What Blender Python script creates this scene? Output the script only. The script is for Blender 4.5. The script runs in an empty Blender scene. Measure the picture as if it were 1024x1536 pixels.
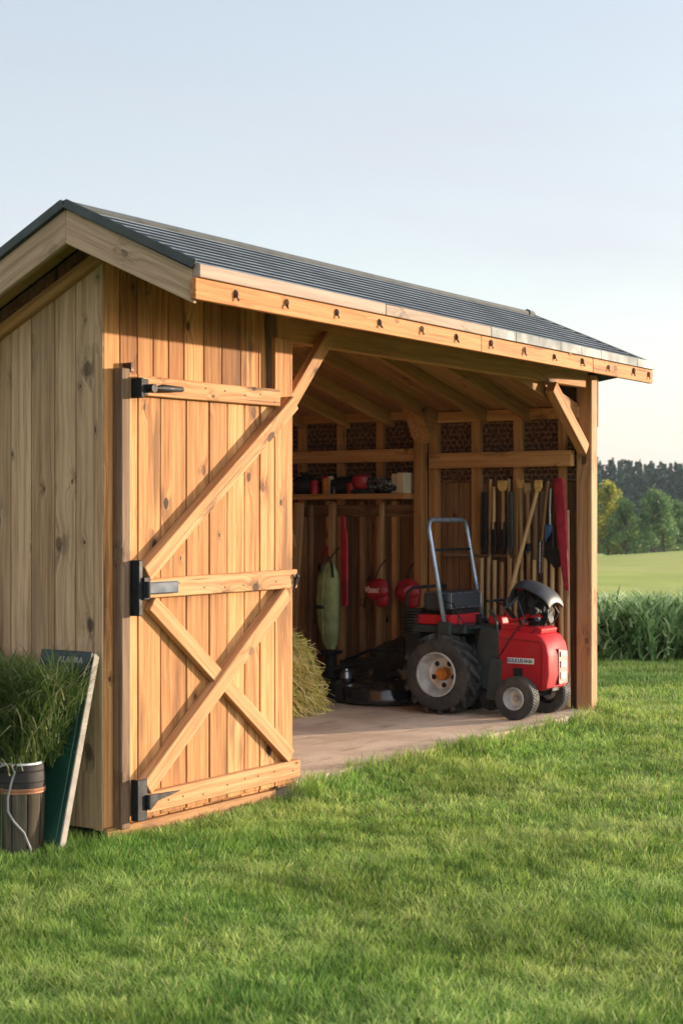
import bpy, math, random
import numpy as np
from mathutils import Vector, Matrix
random.seed(7); rng = np.random.default_rng(7)
R = math.radians
S = bpy.context.scene
COL = S.collection
V = Vector

# ------------------------------------------------------------------ builder
def wloc(o):
    p = V((0, 0, 0))
    while o is not None:
        p = p + o.location; o = o.parent
    return p

class MB:
    def __init__(s): s.v = []; s.f = []; s.g = []; s.t = []
    def add(s, vs, fs, gc=None, tone=None):
        b = len(s.v); s.v += [tuple(p) for p in vs]; s.f += [tuple(i + b for i in f) for f in fs]
        if gc is None:
            o = V((random.uniform(0, 40), random.uniform(0, 40), random.uniform(0, 40)))
            gc = [V(p) + o for p in vs]
        s.g += [tuple(p) for p in gc]
        if tone is None: tone = random.random()
        s.t += [tone] * len(vs)
        return s
    def hexa(s, P, L=None, tone=None):
        # P: 8 corners: bottom ring 0-3, top ring 4-7
        P = [V(p) for p in P]
        ex = [(P[1] - P[0]).length, (P[3] - P[0]).length, (P[4] - P[0]).length]
        k = ex.index(max(ex)) if L is None else L
        o = V((random.uniform(0, 40), random.uniform(0, 40), random.uniform(0, 40)))
        loc = [(0, 0, 0), (1, 0, 0), (1, 1, 0), (0, 1, 0), (0, 0, 1), (1, 0, 1), (1, 1, 1), (0, 1, 1)]
        gc = []
        for i, l in enumerate(loc):
            q = [l[0] * ex[0], l[1] * ex[1], l[2] * ex[2]]
            if k == 2: q[2] = (P[i] - P[i % 4]).length if i > 3 else 0
            a = q[k]; r = [q[j] for j in range(3) if j != k]
            if ex[[j for j in range(3) if j != k][0]] < ex[[j for j in range(3) if j != k][1]]: r = r[::-1]
            gc.append(V((a, r[0], r[1])) + o)
        fs = [(0, 3, 2, 1), (4, 5, 6, 7), (0, 1, 5, 4), (1, 2, 6, 5), (2, 3, 7, 6), (3, 0, 4, 7)]
        return s.add(P, fs, gc, tone)
    def box(s, x0, x1, y0, y1, z0, z1, L=None, tone=None):
        return s.hexa([(x0, y0, z0), (x1, y0, z0), (x1, y1, z0), (x0, y1, z0), (x0, y0, z1), (x1, y0, z1), (x1, y1, z1), (x0, y1, z1)], L, tone)
    def beam(s, a, b, w, h, side=(0, 0, 1), tone=None):
        # w across 'side x dir', h along 'side' (orthogonalised)
        a = V(a); b = V(b); d = (b - a).normalized(); u = V(side); u = (u - d * u.dot(d)).normalized(); n = d.cross(u)
        P = []
        for q in (a, b):
            P += [q - n * w / 2 - u * h / 2, q + n * w / 2 - u * h / 2, q + n * w / 2 + u * h / 2, q - n * w / 2 + u * h / 2]
        return s.hexa(P, 2, tone)
    def prism(s, poly, d, tone=None):
        # poly: 3D points planar, extruded by vector d
        n = len(poly); d = V(d); P = [V(p) for p in poly]; Q = [p + d for p in P]
        fs = [tuple(range(n - 1, -1, -1)), tuple(range(n, 2 * n))]
        for i in range(n):
            j = (i + 1) % n; fs.append((i, j, n + j, n + i))
        return s.add(P + Q, fs, None, tone)
    def tube(s, pts, r, n=10, caps=True, tone=None):
        pts = [V(p) for p in pts]; m = len(pts)
        rr = r if isinstance(r, (list, tuple)) else [r] * m
        vs = []; gc = []; o = V((random.uniform(0, 40), random.uniform(0, 40), random.uniform(0, 40)))
        prev = None; L = 0
        for i, p in enumerate(pts):
            d = (pts[min(i + 1, m - 1)] - pts[max(i - 1, 0)]).normalized()
            if prev is None:
                u = d.cross(V((0, 0, 1)) if abs(d.z) < .9 else V((1, 0, 0))).normalized()
            else:
                u = (prev - d * prev.dot(d)).normalized()
            prev = u; w = d.cross(u)
            if i: L += (p - pts[i - 1]).length
            for k in range(n):
                a = 2 * math.pi * k / n
                q = (u * math.cos(a) + w * math.sin(a)) * rr[i]
                vs.append(p + q); gc.append(V((L, q.dot(u), q.dot(w))) + o)
        fs = []
        for i in range(m - 1):
            for k in range(n):
                j = (k + 1) % n
                fs.append((i * n + k, i * n + j, (i + 1) * n + j, (i + 1) * n + k))
        if caps: fs += [tuple(range(n - 1, -1, -1)), tuple((m - 1) * n + k for k in range(n))]
        return s.add(vs, fs, gc, tone)
    def lathe(s, prof, c, axis=(0, 0, 1), n=40, tone=None):
        # prof: (along axis, radius)
        c = V(c); ax = V(axis).normalized(); u = ax.cross(V((0, 0, 1)) if abs(ax.z) < .9 else V((1, 0, 0))).normalized(); w = ax.cross(u)
        vs = []
        for (h, r) in prof:
            for k in range(n):
                a = 2 * math.pi * k / n
                vs.append(c + ax * h + (u * math.cos(a) + w * math.sin(a)) * max(r, 1e-4))
        fs = []
        for i in range(len(prof) - 1):
            for k in range(n):
                j = (k + 1) % n
                fs.append((i * n + k, i * n + j, (i + 1) * n + j, (i + 1) * n + k))
        return s.add(vs, fs, None, tone)
    def blob(s, c, r, seed=0, amp=.2, freq=2.0, n=20, squash=(1, 1, 1), tone=None):
        from mathutils import noise
        c = V(c); vs = []; fs = []; m = n // 2
        for i in range(m + 1):
            th = math.pi * i / m
            for k in range(n):
                a = 2 * math.pi * k / n
                d = V((math.sin(th) * math.cos(a), math.sin(th) * math.sin(a), math.cos(th)))
                q = 1 + amp * noise.noise(d * freq + V((seed, seed * .7, 0))) + amp * .5 * noise.noise(d * freq * 2.7 + V((seed, 9, 0)))
                vs.append(c + V((d.x * squash[0], d.y * squash[1], d.z * squash[2])) * r * q)
        for i in range(m):
            for k in range(n):
                j = (k + 1) % n
                fs.append((i * n + k, (i + 1) * n + k, (i + 1) * n + j, i * n + j))
        return s.add(vs, fs, None, tone)
    def build(s, name, mat, parent=None, loc=None, bevel=0, seg=1, smooth=False):
        o0 = wloc(parent) if parent else V(loc if loc else (0, 0, 0))
        me = bpy.data.meshes.new(name)
        me.from_pydata([(p[0] - o0.x, p[1] - o0.y, p[2] - o0.z) for p in s.v], [], s.f)
        a = me.attributes.new('gc', 'FLOAT_VECTOR', 'POINT'); a.data.foreach_set('vector', [c for g in s.g for c in g])
        a = me.attributes.new('tone', 'FLOAT', 'POINT'); a.data.foreach_set('value', s.t)
        me.materials.append(mat)
        if smooth:
            me.shade_smooth()
        o = bpy.data.objects.new(name, me); COL.objects.link(o)
        if parent: o.parent = parent
        else: o.location = o0
        if smooth and smooth != 'full':
            me.set_sharp_from_angle(angle=R(35))
        if bevel:
            b = o.modifiers.new('bevel', 'BEVEL'); b.width = bevel; b.segments = seg; b.limit_method = 'ANGLE'; b.angle_limit = R(30)
            b.harden_normals = False
        return o

def thing(name, label, cat, loc=(0, 0, 0), group=None):
    o = bpy.data.objects.new(name, None); COL.objects.link(o); o.location = loc; o.empty_display_size = .2
    return tag(o, label, cat, group)
def tag(o, label, cat, group=None):
    o['label'] = label; o['category'] = cat
    if group: o['group'] = group
    return o
def struct(o, kind='structure'):
    o['kind'] = kind; return o
def copytree(o, parent=None):
    c = o.copy(); COL.objects.link(c)
    if parent: c.parent = parent
    for ch in list(o.children): copytree(ch, c)
    return c

# ------------------------------------------------------------------ materials
class NT:
    def __init__(s, name):
        s.m = bpy.data.materials.new(name); s.m.use_nodes = True; s.t = s.m.node_tree; s.n = s.t.nodes; s.l = s.t.links
        s.b = s.n['Principled BSDF']
    def N(s, ty, **k):
        n = s.n.new(ty)
        for a, v in k.items():
            setattr(n, a, v)
        return n
    def link(s, a, b): s.l.new(a, b)
    def val(s, x, sock):
        if hasattr(x, 'is_output'): s.l.new(x, sock)
        else: sock.default_value = x
    def math(s, op, a, b=0., c=0., clamp=False):
        n = s.N('ShaderNodeMath', operation=op, use_clamp=clamp)
        s.val(a, n.inputs[0]); s.val(b, n.inputs[1]); s.val(c, n.inputs[2]); return n.outputs[0]
    def attr(s, name, out='Vector'):
        n = s.N('ShaderNodeAttribute', attribute_name=name); return n.outputs[out]
    def map(s, vec, scale):
        n = s.N('ShaderNodeMapping'); s.l.new(vec, n.inputs[0]); n.inputs['Scale'].default_value = scale; return n.outputs[0]
    def noise(s, vec, scale=1, detail=3, rough=.55, out='Fac', dist=0):
        n = s.N('ShaderNodeTexNoise'); 
        if vec is not None: s.l.new(vec, n.inputs['Vector'])
        n.inputs['Scale'].default_value = scale; n.inputs['Detail'].default_value = detail; n.inputs['Roughness'].default_value = rough
        n.inputs['Distortion'].default_value = dist
        return n.outputs[out]
    def ramp(s, fac, stops):
        n = s.N('ShaderNodeValToRGB'); s.val(fac, n.inputs[0]); e = n.color_ramp.elements
        while len(e) < len(stops): e.new(.5)
        for i, (p, c) in enumerate(stops):
            e[i].position = p; e[i].color = (*c, 1) if len(c) == 3 else c
        return n.outputs[0]
    def range(s, v, a, b, c=0., d=1., mode='SMOOTHSTEP'):
        n = s.N('ShaderNodeMapRange', interpolation_type=mode)
        s.val(v, n.inputs[0])
        for i, x in enumerate((a, b, c, d)): n.inputs[i + 1].default_value = x
        return n.outputs[0]
    def mix(s, f, a, b, mode='MIX'):
        n = s.N('ShaderNodeMix', data_type='RGBA', blend_type=mode); s.val(f, n.inputs[0])
        for x, k in ((a, 6), (b, 7)):
            if isinstance(x, tuple): n.inputs[k].default_value = (*x, 1) if len(x) == 3 else x
            else: s.l.new(x, n.inputs[k])
        return n.outputs[2]
    def bump(s, h, strength=.3, dist=.01):
        n = s.N('ShaderNodeBump'); s.link(h, n.inputs['Height']); n.inputs['Strength'].default_value = strength; n.inputs['Distance'].default_value = dist
        s.link(n.outputs[0], s.b.inputs['Normal'])
    def set(s, **k):
        for a, v in k.items():
            sk = s.b.inputs[a.replace('_', ' ')]
            if isinstance(v, tuple) and len(v) == 3: v = (*v, 1)
            s.val(v, sk)

def wood(name, light, mid, dark, tone_amt=.35, knots=1.0, stain=.5, rough=.75, grey_mix=0., grain=1.0):
    t = NT(name); g = t.attr('gc'); tone = t.attr('tone', 'Fac')
    sep = t.N('ShaderNodeSeparateXYZ'); t.link(g, sep.inputs[0])
    # knots in the (length, width) plane
    c2 = t.N('ShaderNodeCombineXYZ'); t.link(sep.outputs[0], c2.inputs[0]); t.link(sep.outputs[1], c2.inputs[1])
    wig = t.noise(g, 9, 2)
    vo = t.N('ShaderNodeTexVoronoi', feature='F1', voronoi_dimensions='2D'); vo.inputs['Scale'].default_value = 4.2
    sc = t.N('ShaderNodeMapping'); sc.inputs['Scale'].default_value = (.62, 1, 1); t.link(c2.outputs[0], sc.inputs[0])
    t.link(sc.outputs[0], vo.inputs['Vector'])
    cs = t.N('ShaderNodeSeparateColor'); t.link(vo.outputs['Color'], cs.inputs[0])
    sel = t.range(cs.outputs[0], .40, .5)
    size = t.math('MULTIPLY_ADD', t.math('POWER', cs.outputs[1], 2.0), .085, .022)
    dn = t.math('MULTIPLY', t.math('ADD', vo.outputs['Distance'], t.math('MULTIPLY', t.math('SUBTRACT', wig, .5), .09)), 1.0)
    rel = t.math('DIVIDE', dn, size)
    kn = t.math('MULTIPLY', t.math('MULTIPLY', t.range(rel, .75, 1.25, 1., 0.), sel), knots, clamp=True)
    halo = t.math('MULTIPLY', t.range(rel, .6, 5.5, 1., 0.), sel)
    # warped grain
    warp = t.noise(t.map(g, (1.3, 5, 5)), 1, 2)
    w2 = t.math('ADD', sep.outputs[1], t.math('MULTIPLY', warp, .05))
    w2 = t.math('ADD', w2, t.math('MULTIPLY', halo, .03))
    cg = t.N('ShaderNodeCombineXYZ'); t.link(t.math('MULTIPLY', sep.outputs[0], 1.1), cg.inputs[0]); t.link(t.math('MULTIPLY', w2, 40), cg.inputs[1]); t.link(t.math('MULTIPLY', sep.outputs[2], 40), cg.inputs[2])
    gr = t.noise(cg.outputs[0], 1, 4, .6)
    cf = t.N('ShaderNodeCombineXYZ'); t.link(t.math('MULTIPLY', sep.outputs[0], 5), cf.inputs[0]); t.link(t.math('MULTIPLY', w2, 230), cf.inputs[1]); t.link(t.math('MULTIPLY', sep.outputs[2], 230), cf.inputs[2])
    fine = t.noise(cf.outputs[0], 1, 3, .6)
    st = t.noise(t.map(g, (.9, 8, 8)), 1, 4, .62)
    f = t.math('ADD', t.math('MULTIPLY', gr, .62 * grain), t.math('MULTIPLY', fine, .38 * grain))
    f = t.math('ADD', f, (1 - grain) * .5)
    col = t.ramp(f, [(.33, dark), (.47, mid), (.59, light)])
    # per-plank tone
    bright = t.range(tone, 0, 1, 1 - tone_amt, 1 + tone_amt * .45, 'LINEAR')
    tn = t.N('ShaderNodeCombineColor')
    t.link(bright, tn.inputs[0]); t.link(t.math('POWER', bright, 1.18), tn.inputs[1]); t.link(t.math('POWER', bright, 1.45), tn.inputs[2])
    col = t.mix(1.0, col, tn.outputs[0], 'MULTIPLY')
    stm = t.math('MULTIPLY', t.range(st, .53, .72), stain)
    col = t.mix(stm, col, tuple(c * .33 for c in mid))
    # long thin cracks / dark streaks
    ck = t.noise(t.map(g, (.7, 28, 28)), 1, 2, .5)
    sw = t.noise(t.map(g, (1.5, 4, 4)), 1.3, 1)
    ckm = t.math('MULTIPLY', t.math('MULTIPLY', t.range(ck, .66, .72), t.range(sw, .5, .62)), .75)
    col = t.mix(ckm, col, tuple(c * .25 for c in mid))
    ring = t.math('MULTIPLY', t.math('MULTIPLY', halo, .85), t.range(t.noise(t.map(g, (7, 22, 22)), 1, 4, .7), .42, .6))
    col = t.mix(ring, col, tuple(c * .34 for c in mid))
    col = t.mix(t.math('MULTIPLY', kn, t.range(cs.outputs[2], 0, 1, .55, 1., 'LINEAR')), col, (.032, .014, .007))
    if grey_mix:
        wn = t.noise(t.map(g, (1.1, 3, 3)), 1, 4)
        col = t.mix(t.math('MULTIPLY', t.range(wn, .3, .75), grey_mix), col, (.26, .23, .18))
    t.set(Base_Color=col, Roughness=rough); t.b.inputs['Specular IOR Level'].default_value = .25
    h = t.math('SUBTRACT', f, t.math('MULTIPLY', kn, .5)); h = t.math('SUBTRACT', h, t.math('MULTIPLY', ckm, .8))
    t.bump(h, .55, .004)
    return t.m

def plain(name, col, rough=.5, metal=0., var=.25, scale=12, bump=.1, col2=None, spec=.5, coat=0., dirt=0.):
    t = NT(name); tc = t.N('ShaderNodeTexCoord').outputs['Object']
    n = t.noise(tc, scale, 4)
    c2 = col2 if col2 else tuple(c * (1 - var) for c in col)
    c = t.ramp(n, [(.35, c2), (.62, col)])
    if dirt:
        d = t.noise(tc, 5, 5, .65)
        c = t.mix(t.math('MULTIPLY', t.range(d, .45, .7), dirt), c, (.16, .12, .08))
    t.set(Base_Color=c, Roughness=t.range(t.noise(tc, scale * .7, 3), .3, .7, max(.05, rough - .1), min(1, rough + .12)), Metallic=metal)
    t.b.inputs['Specular IOR Level'].default_value = spec
    if coat: t.b.inputs['Coat Weight'].default_value = coat
    if bump: t.bump(t.noise(tc, scale * 4, 3), bump, .003)
    return t.m

M = {}
M['door'] = wood('door_wood', (.56, .29, .115), (.44, .195, .064), (.22, .08, .022), .38, 1.0, .75)
M['wall'] = wood('wall_wood', (.56, .29, .108), (.43, .185, .06), (.22, .08, .022), .45, 1.0, 1.0)
M['trim'] = wood('trim_wood', (.56, .305, .14), (.465, .225, .09), (.29, .12, .042), .16, .9, .2)
M['endwall'] = wood('end_wall_wood', (.58, .38, .225), (.45, .275, .15), (.25, .135, .068), .26, 1.0, .5, grey_mix=.10)  # greyer and less saturated than the front planks
M['barge'] = wood('barge_wood', (.48, .33, .215), (.38, .25, .155), (.24, .145, .085), .1, .8, .35, grey_mix=.1)
M['fascia'] = wood('fascia_wood', (.54, .235, .082), (.46, .175, .052), (.31, .10, .028), .12, .7, .1)
M['drip'] = wood('grey_drip_board', (.38, .285, .215), (.32, .235, .175), (.25, .17, .12), .12, .4, .15)
M['post'] = wood('post_wood', (.56, .34, .175), (.45, .25, .115), (.28, .14, .055), .1, .8, .3)
M['greypost'] = wood('grey_post_wood', (.24, .155, .095), (.17, .10, .06), (.09, .048, .028), .1, .6, .4)
M['frame'] = wood('framing_wood', (.54, .295, .115), (.44, .215, .078), (.29, .125, .042), .25, .8, .25)
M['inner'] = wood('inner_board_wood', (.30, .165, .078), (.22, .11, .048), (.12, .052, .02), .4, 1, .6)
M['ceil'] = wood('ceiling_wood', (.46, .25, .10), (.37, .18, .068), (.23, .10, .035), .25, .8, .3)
M['skirt'] = wood('skirt_wood', (.46, .25, .11), (.37, .185, .075), (.22, .1, .04), .2, .6, .5)
M['handle'] = wood('tool_handle_wood', (.52, .36, .19), (.42, .27, .125), (.28, .16, .07), .35, .5, .3)
M['staves'] = wood('old_stave_wood', (.13, .105, .065), (.07, .056, .036), (.028, .024, .017), .6, .8, .8)
M['dark'] = plain('dark_void', (.02, .015, .012), .9)
M['black'] = plain('black_iron', (.014, .015, .017), .6, .0, .5, 20, .15, spec=.3)
M['steel'] = plain('worn_steel', (.42, .47, .55), .32, .9, .3, 14, .1)
M['strap'] = plain('blue_grey_steel', (.06, .09, .125), .7, .0, .3, 9, .1)
M['rops'] = plain('roll_bar_steel', (.34, .42, .52), .3, .6, .35, 6, .08)
M['rim'] = plain('rim_steel', (.70, .70, .68), .38, .35, .35, 11, .15, dirt=.3)
M['red'] = plain('red_paint', (.52, .016, .026), .6, 0, .25, 3, .03, coat=.0, dirt=.18, spec=.18)
M['reddark'] = plain('red_recess', (.20, .012, .012), .4)
M['redcloth'] = plain('red_fabric', (.36, .028, .045), .8, 0, .4, 14, .5, spec=.2)
M['redbag'] = plain('red_nylon', (.42, .012, .025), .45, 0, .5, 8, .4)
M['rubber'] = plain('rubber', (.040, .040, .041), .72, 0, .35, 25, .5, dirt=.35)
M['plastic'] = plain('dark_green_plastic', (.028, .048, .052), .38, 0, .4, 9, .1)
M['vinyl'] = plain('seat_vinyl', (.03, .042, .058), .42, 0, .3, 160, .6)
M['glossblack'] = plain('gloss_black', (.014, .015, .018), .17, 0, .3, 6, .05, coat=.5, dirt=.06)
M['shield'] = plain('worn_black_shell', (.045, .05, .06), .5, .0, .6, 9, .1, dirt=.1, spec=.35)
M['orange'] = plain('orange_hub', (.72, .22, .02), .5, 0, .6, 40, .4)
M['white'] = plain('white_paint', (.75, .75, .72), .5, 0, .15, 20, .05)
M['blue'] = plain('blue_plastic', (.03, .12, .28), .4)
M['bluetext'] = plain('blue_letter', (.05, .09, .25), .4)
M['yellow'] = wood('yellow_grip_wood', (.66, .44, .16), (.55, .33, .1), (.35, .19, .05), .2, .6, .2)
M['cream'] = plain('cream_card', (.62, .52, .36), .8, 0, .2, 6, .1)
M['lens'] = plain('pale_pink', (.80, .55, .48), .25, 0, .35, 30, .2)
M['green'] = plain('green_board_paint', (.012, .075, .045), .4, 0, .4, 4, .1, dirt=.1)
M['greendark'] = plain('black_green_cap', (.010, .018, .016), .35, 0, .4, 6, .1)
M['edge'] = plain('pale_board_edge', (.34, .30, .25), .8, 0, .25, 14, .2)
M['copper'] = plain('copper_band', (.42, .19, .10), .5, .3, .5, 18, .2)
M['kegdark'] = plain('dark_keg_metal', (.035, .028, .024), .85, .0, .5, 10, .3)
M['bag'] = plain('green_canvas', (.30, .37, .17), .85, 0, .35, 10, .5, spec=.2)
M['rope'] = plain('grey_cable', (.30, .29, .27), .6)
M['drygrey'] = plain('grey_metal_drip', (.17, .19, .185), .7, .0, .25, 7, .1)
M['roofedge'] = plain('dark_roof_edge', (.045, .055, .052), .5, .2, .3, 10, .1)
M['courseglint'] = plain('course_sun_glint', (.20, .24, .28), .95, 0, .35, 3, .1, spec=.02)  # pale tone paints sunlight caught on the course butts
M['hook'] = plain('rusty_hook_iron', (.10, .05, .03), .6, .5, .6, 40, .3)

# shingle roof
def roof_mat():
    t = NT('slate_shingle'); g = t.N('ShaderNodeTexCoord').outputs['Object']; tone = t.attr('tone', 'Fac')
    n = t.noise(g, 60, 4, .7); n2 = t.noise(t.map(g, (1.2, 8, 8)), 1, 4)
    br = t.N('ShaderNodeTexBrick'); t.link(t.map(t.attr('gc'), (1, 1, 1)), br.inputs['Vector'])
    br.inputs['Scale'].default_value = 1; br.inputs['Brick Width'].default_value = .3; br.inputs['Row Height'].default_value = 3.; br.inputs['Mortar Size'].default_value = .006
    br.inputs['Color1'].default_value = (.026, .038, .055, 1); br.inputs['Color2'].default_value = (.036, .054, .078, 1); br.inputs['Mortar'].default_value = (.02, .025, .03, 1)
    c = t.mix(t.range(n, .35, .7), (.018, .027, .040), (.032, .047, .068))
    c = t.mix(.5, c, br.outputs[0])
    c = t.mix(t.math('MULTIPLY', t.range(n2, .5, .75), .3), c, (.08, .11, .145))
    t.set(Base_Color=c, Roughness=.85); t.b.inputs['Specular IOR Level'].default_value = .03; t.bump(n, .4, .004); return t.m
M['roof'] = roof_mat()
def lattice_mat():
    t = NT('twig_lattice'); g = t.N('ShaderNodeTexCoord').outputs['Object']
    gm = t.map(g, (1, 22, 20))
    br = t.N('ShaderNodeTexBrick'); 
    sep = t.N('ShaderNodeSeparateXYZ'); t.link(g, sep.inputs[0]); cb = t.N('ShaderNodeCombineXYZ'); t.link(sep.outputs[1], cb.inputs[0]); t.link(sep.outputs[2], cb.inputs[1])
    wn = t.N('ShaderNodeTexNoise'); wn.inputs['Scale'].default_value = 30; t.link(g, wn.inputs['Vector'])
    ad = t.N('ShaderNodeVectorMath', operation='MULTIPLY_ADD'); t.link(wn.outputs['Color'], ad.inputs[0]); ad.inputs[1].default_value = (.045, .03, 0); t.link(cb.outputs[0], ad.inputs[2])
    t.link(ad.outputs[0], br.inputs['Vector'])
    br.inputs['Scale'].default_value = 1; br.inputs['Brick Width'].default_value = .055; br.inputs['Row Height'].default_value = .042; br.inputs['Mortar Size'].default_value = .009
    br.inputs['Color1'].default_value = (.05, .02, .01, 1); br.inputs['Color2'].default_value = (.09, .035, .018, 1); br.inputs['Mortar'].default_value = (.24, .125, .055, 1); br.inputs['Mortar Smooth'].default_value = .4
    n = t.noise(g, 45, 3, .7)
    c = t.mix(t.range(n, .4, .65), br.outputs[0], (.035, .015, .008))
    t.set(Base_Color=c, Roughness=.9); t.bump(n, .8, .01); return t.m
M['lattice'] = lattice_mat()
def floor_mat():
    t = NT('packed_dirt'); g = t.N('ShaderNodeTexCoord').outputs['Object']
    a = t.noise(g, 2.2, 5, .6); b = t.noise(g, 90, 4, .7); d = t.noise(t.map(g, (1.5, 4, 1)), 2, 5, .65)
    c = t.mix(t.range(a, .3, .7), (.60, .43, .30), (.84, .65, .48))
    c = t.mix(t.math('MULTIPLY', t.range(b, .4, .7), .5), c, (.34, .23, .155))
    c = t.mix(t.math('MULTIPLY', t.range(d, .52, .7), .55), c, (.32, .21, .14))
    t.set(Base_Color=c, Roughness=.92); t.bump(t.math('ADD', b, t.math('MULTIPLY', a, .8)), .7, .012); return t.m
M['floor'] = floor_mat()

def leaf_mat(name, a, b, c, rough=.55, trans=.35, patch=.5, pscale=.6, dry=(.45, .38, .16), dryamt=.0):
    t = NT(name); tone = t.attr('tone', 'Fac')
    pos = t.N('ShaderNodeNewGeometry').outputs['Position']
    col = t.ramp(tone, [(0., a), (.5, b), (1., c)])
    p = t.noise(pos, pscale, 4, .6)
    hs = t.N('ShaderNodeHueSaturation'); t.link(col, hs.inputs['Color'])
    t.link(t.range(p, .3, .7, 1 - patch * .45, 1 + patch * .45, 'LINEAR'), hs.inputs['Value'])
    t.link(t.range(t.noise(pos, pscale * .7 + .13, 2), .3, .7, .482, .515, 'LINEAR'), hs.inputs['Hue'])
    col = hs.outputs[0]
    if dryamt:
        tt = t.range(tone, 1 - dryamt, 1 - dryamt + .02)
        col = t.mix(tt, col, dry)
    t.set(Base_Color=col, Roughness=rough); t.b.inputs['Specular IOR Level'].default_value = .3
    tr = t.N('ShaderNodeBsdfTranslucent'); t.link(col, tr.inputs[0]); mx = t.N('ShaderNodeMixShader'); mx.inputs[0].default_value = trans
    out = [n for n in t.n if n.type == 'OUTPUT_MATERIAL'][0]
    t.link(t.b.outputs[0], mx.inputs[1]); t.link(tr.outputs[0], mx.inputs[2]); t.link(mx.outputs[0], out.inputs[0])
    return t.m
M['grass'] = leaf_mat('lawn_blades', (.095, .20, .032), (.25, .41, .06), (.62, .70, .24), trans=.45, patch=.45, pscale=.9, dry=(.42, .36, .17), dryamt=.06)
M['crop'] = leaf_mat('crop_leaves', (.11, .21, .07), (.27, .41, .15), (.68, .76, .42), patch=.5, pscale=.5)
M['bush'] = leaf_mat('long_grass', (.05, .09, .02), (.10, .17, .035), (.20, .26, .08), patch=.4, pscale=2, dry=(.42, .40, .22), dryamt=.07)
M['hay'] = leaf_mat('cut_straw', (.42, .42, .08), (.80, .66, .20), (.95, .74, .38), patch=.5, pscale=3, trans=.2)
M['treeA'] = leaf_mat('green_tree_leaves', (.08, .16, .045), (.15, .25, .07), (.27, .38, .12), patch=.5, pscale=.8)
M['treeB'] = leaf_mat('yellow_tree_leaves', (.12, .21, .045), (.34, .36, .05), (.75, .64, .06), patch=.5, pscale=.8)
M['treeC'] = leaf_mat('dark_tree_leaves', (.055, .125, .045), (.10, .20, .065), (.19, .30, .09), patch=.5, pscale=.8)
M['conifer'] = leaf_mat('conifer_needles', (.012, .055, .042), (.02, .085, .06), (.036, .12, .075), patch=.6, pscale=.08, trans=.1)
M['bark'] = plain('bark', (.09, .065, .045), .9, 0, .4, 6, .6)
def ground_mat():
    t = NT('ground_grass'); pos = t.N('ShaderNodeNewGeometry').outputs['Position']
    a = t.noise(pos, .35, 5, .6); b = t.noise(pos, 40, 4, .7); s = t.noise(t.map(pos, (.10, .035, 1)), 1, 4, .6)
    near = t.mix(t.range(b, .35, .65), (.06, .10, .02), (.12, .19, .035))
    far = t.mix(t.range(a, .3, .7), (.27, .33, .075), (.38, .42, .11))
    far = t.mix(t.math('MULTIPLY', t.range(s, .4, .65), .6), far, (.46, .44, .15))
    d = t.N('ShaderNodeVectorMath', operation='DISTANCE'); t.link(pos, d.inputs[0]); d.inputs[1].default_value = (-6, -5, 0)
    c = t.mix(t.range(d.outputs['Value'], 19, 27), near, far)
    t.set(Base_Color=c, Roughness=.9); t.b.inputs['Specular IOR Level'].default_value = .1; t.bump(b, .6, .03); return t.m
M['ground'] = ground_mat()

# ------------------------------------------------------------------ camera
CP = V((-6.11, -5.37, 1.5)); CA = math.atan(1618 / 2473)
fwd = V((math.cos(CA), math.sin(CA), 0)); rgt = V((math.sin(CA), -math.cos(CA), 0))
cam = bpy.data.cameras.new('camera'); co = bpy.data.objects.new('camera', cam); COL.objects.link(co); S.camera = co
co.location = CP; co.rotation_euler = (R(90), 0, CA - R(90))
cam.sensor_fit = 'HORIZONTAL'; cam.sensor_width = 36; cam.lens = 36 * 2473 / 1024; cam.shift_y = 7 / 1024
cam.clip_end = 3000; cam.dof.use_dof = True; cam.dof.focus_distance = 10.0; cam.dof.aperture_fstop = 7.5
def at(r, d, z=0): # a spot d metres ahead of the standing viewer, r to the right
    p = CP + fwd * d + rgt * r; return V((p.x, p.y, z))

# ------------------------------------------------------------------ ground
GZ = -.095
def gz(d):
    if d < 17: return GZ
    if d < 28: t_ = (d - 17) / 11; return GZ - .42 * t_ * t_ * (3 - 2 * t_)
    if d < 80: return GZ - .42
    if d < 160: t_ = (d - 80) / 80; return GZ - .42 - 1.9 * t_
    return GZ - 2.32 - (d - 160) * .02
def build_ground():
    ds = [-700, -200, -40, -10, 0, 3, 5, 8, 11, 14, 17, 18, 19, 20, 21, 22, 23, 24, 25, 26, 27, 28, 30, 33, 38, 45, 55, 65, 75, 80, 83, 90, 100, 115, 130, 160, 200, 300, 420, 700]
    rs = [-700, -300, -120, -50, -20, -8, -3, 0, 3, 6, 9, 12, 16, 20, 26, 35, 50, 80, 120, 200, 350, 700]
    vs = []; fs = []
    for d in ds:
        for r in rs:
            z = gz(d)
            if 60 < d < 110: z += .075 * max(min(r - 13, 10), -8) * math.sin((d - 60) / 50 * math.pi)
            vs.append(at(r, d, z))
    n = len(rs)
    for i in range(len(ds) - 1):
        for j in range(n - 1): fs.append((i * n + j, i * n + j + 1, (i + 1) * n + j + 1, (i + 1) * n + j))
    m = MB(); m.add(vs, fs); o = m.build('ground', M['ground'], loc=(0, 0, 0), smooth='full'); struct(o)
    # normals up
    o.data.update()
    return o
build_ground()

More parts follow.
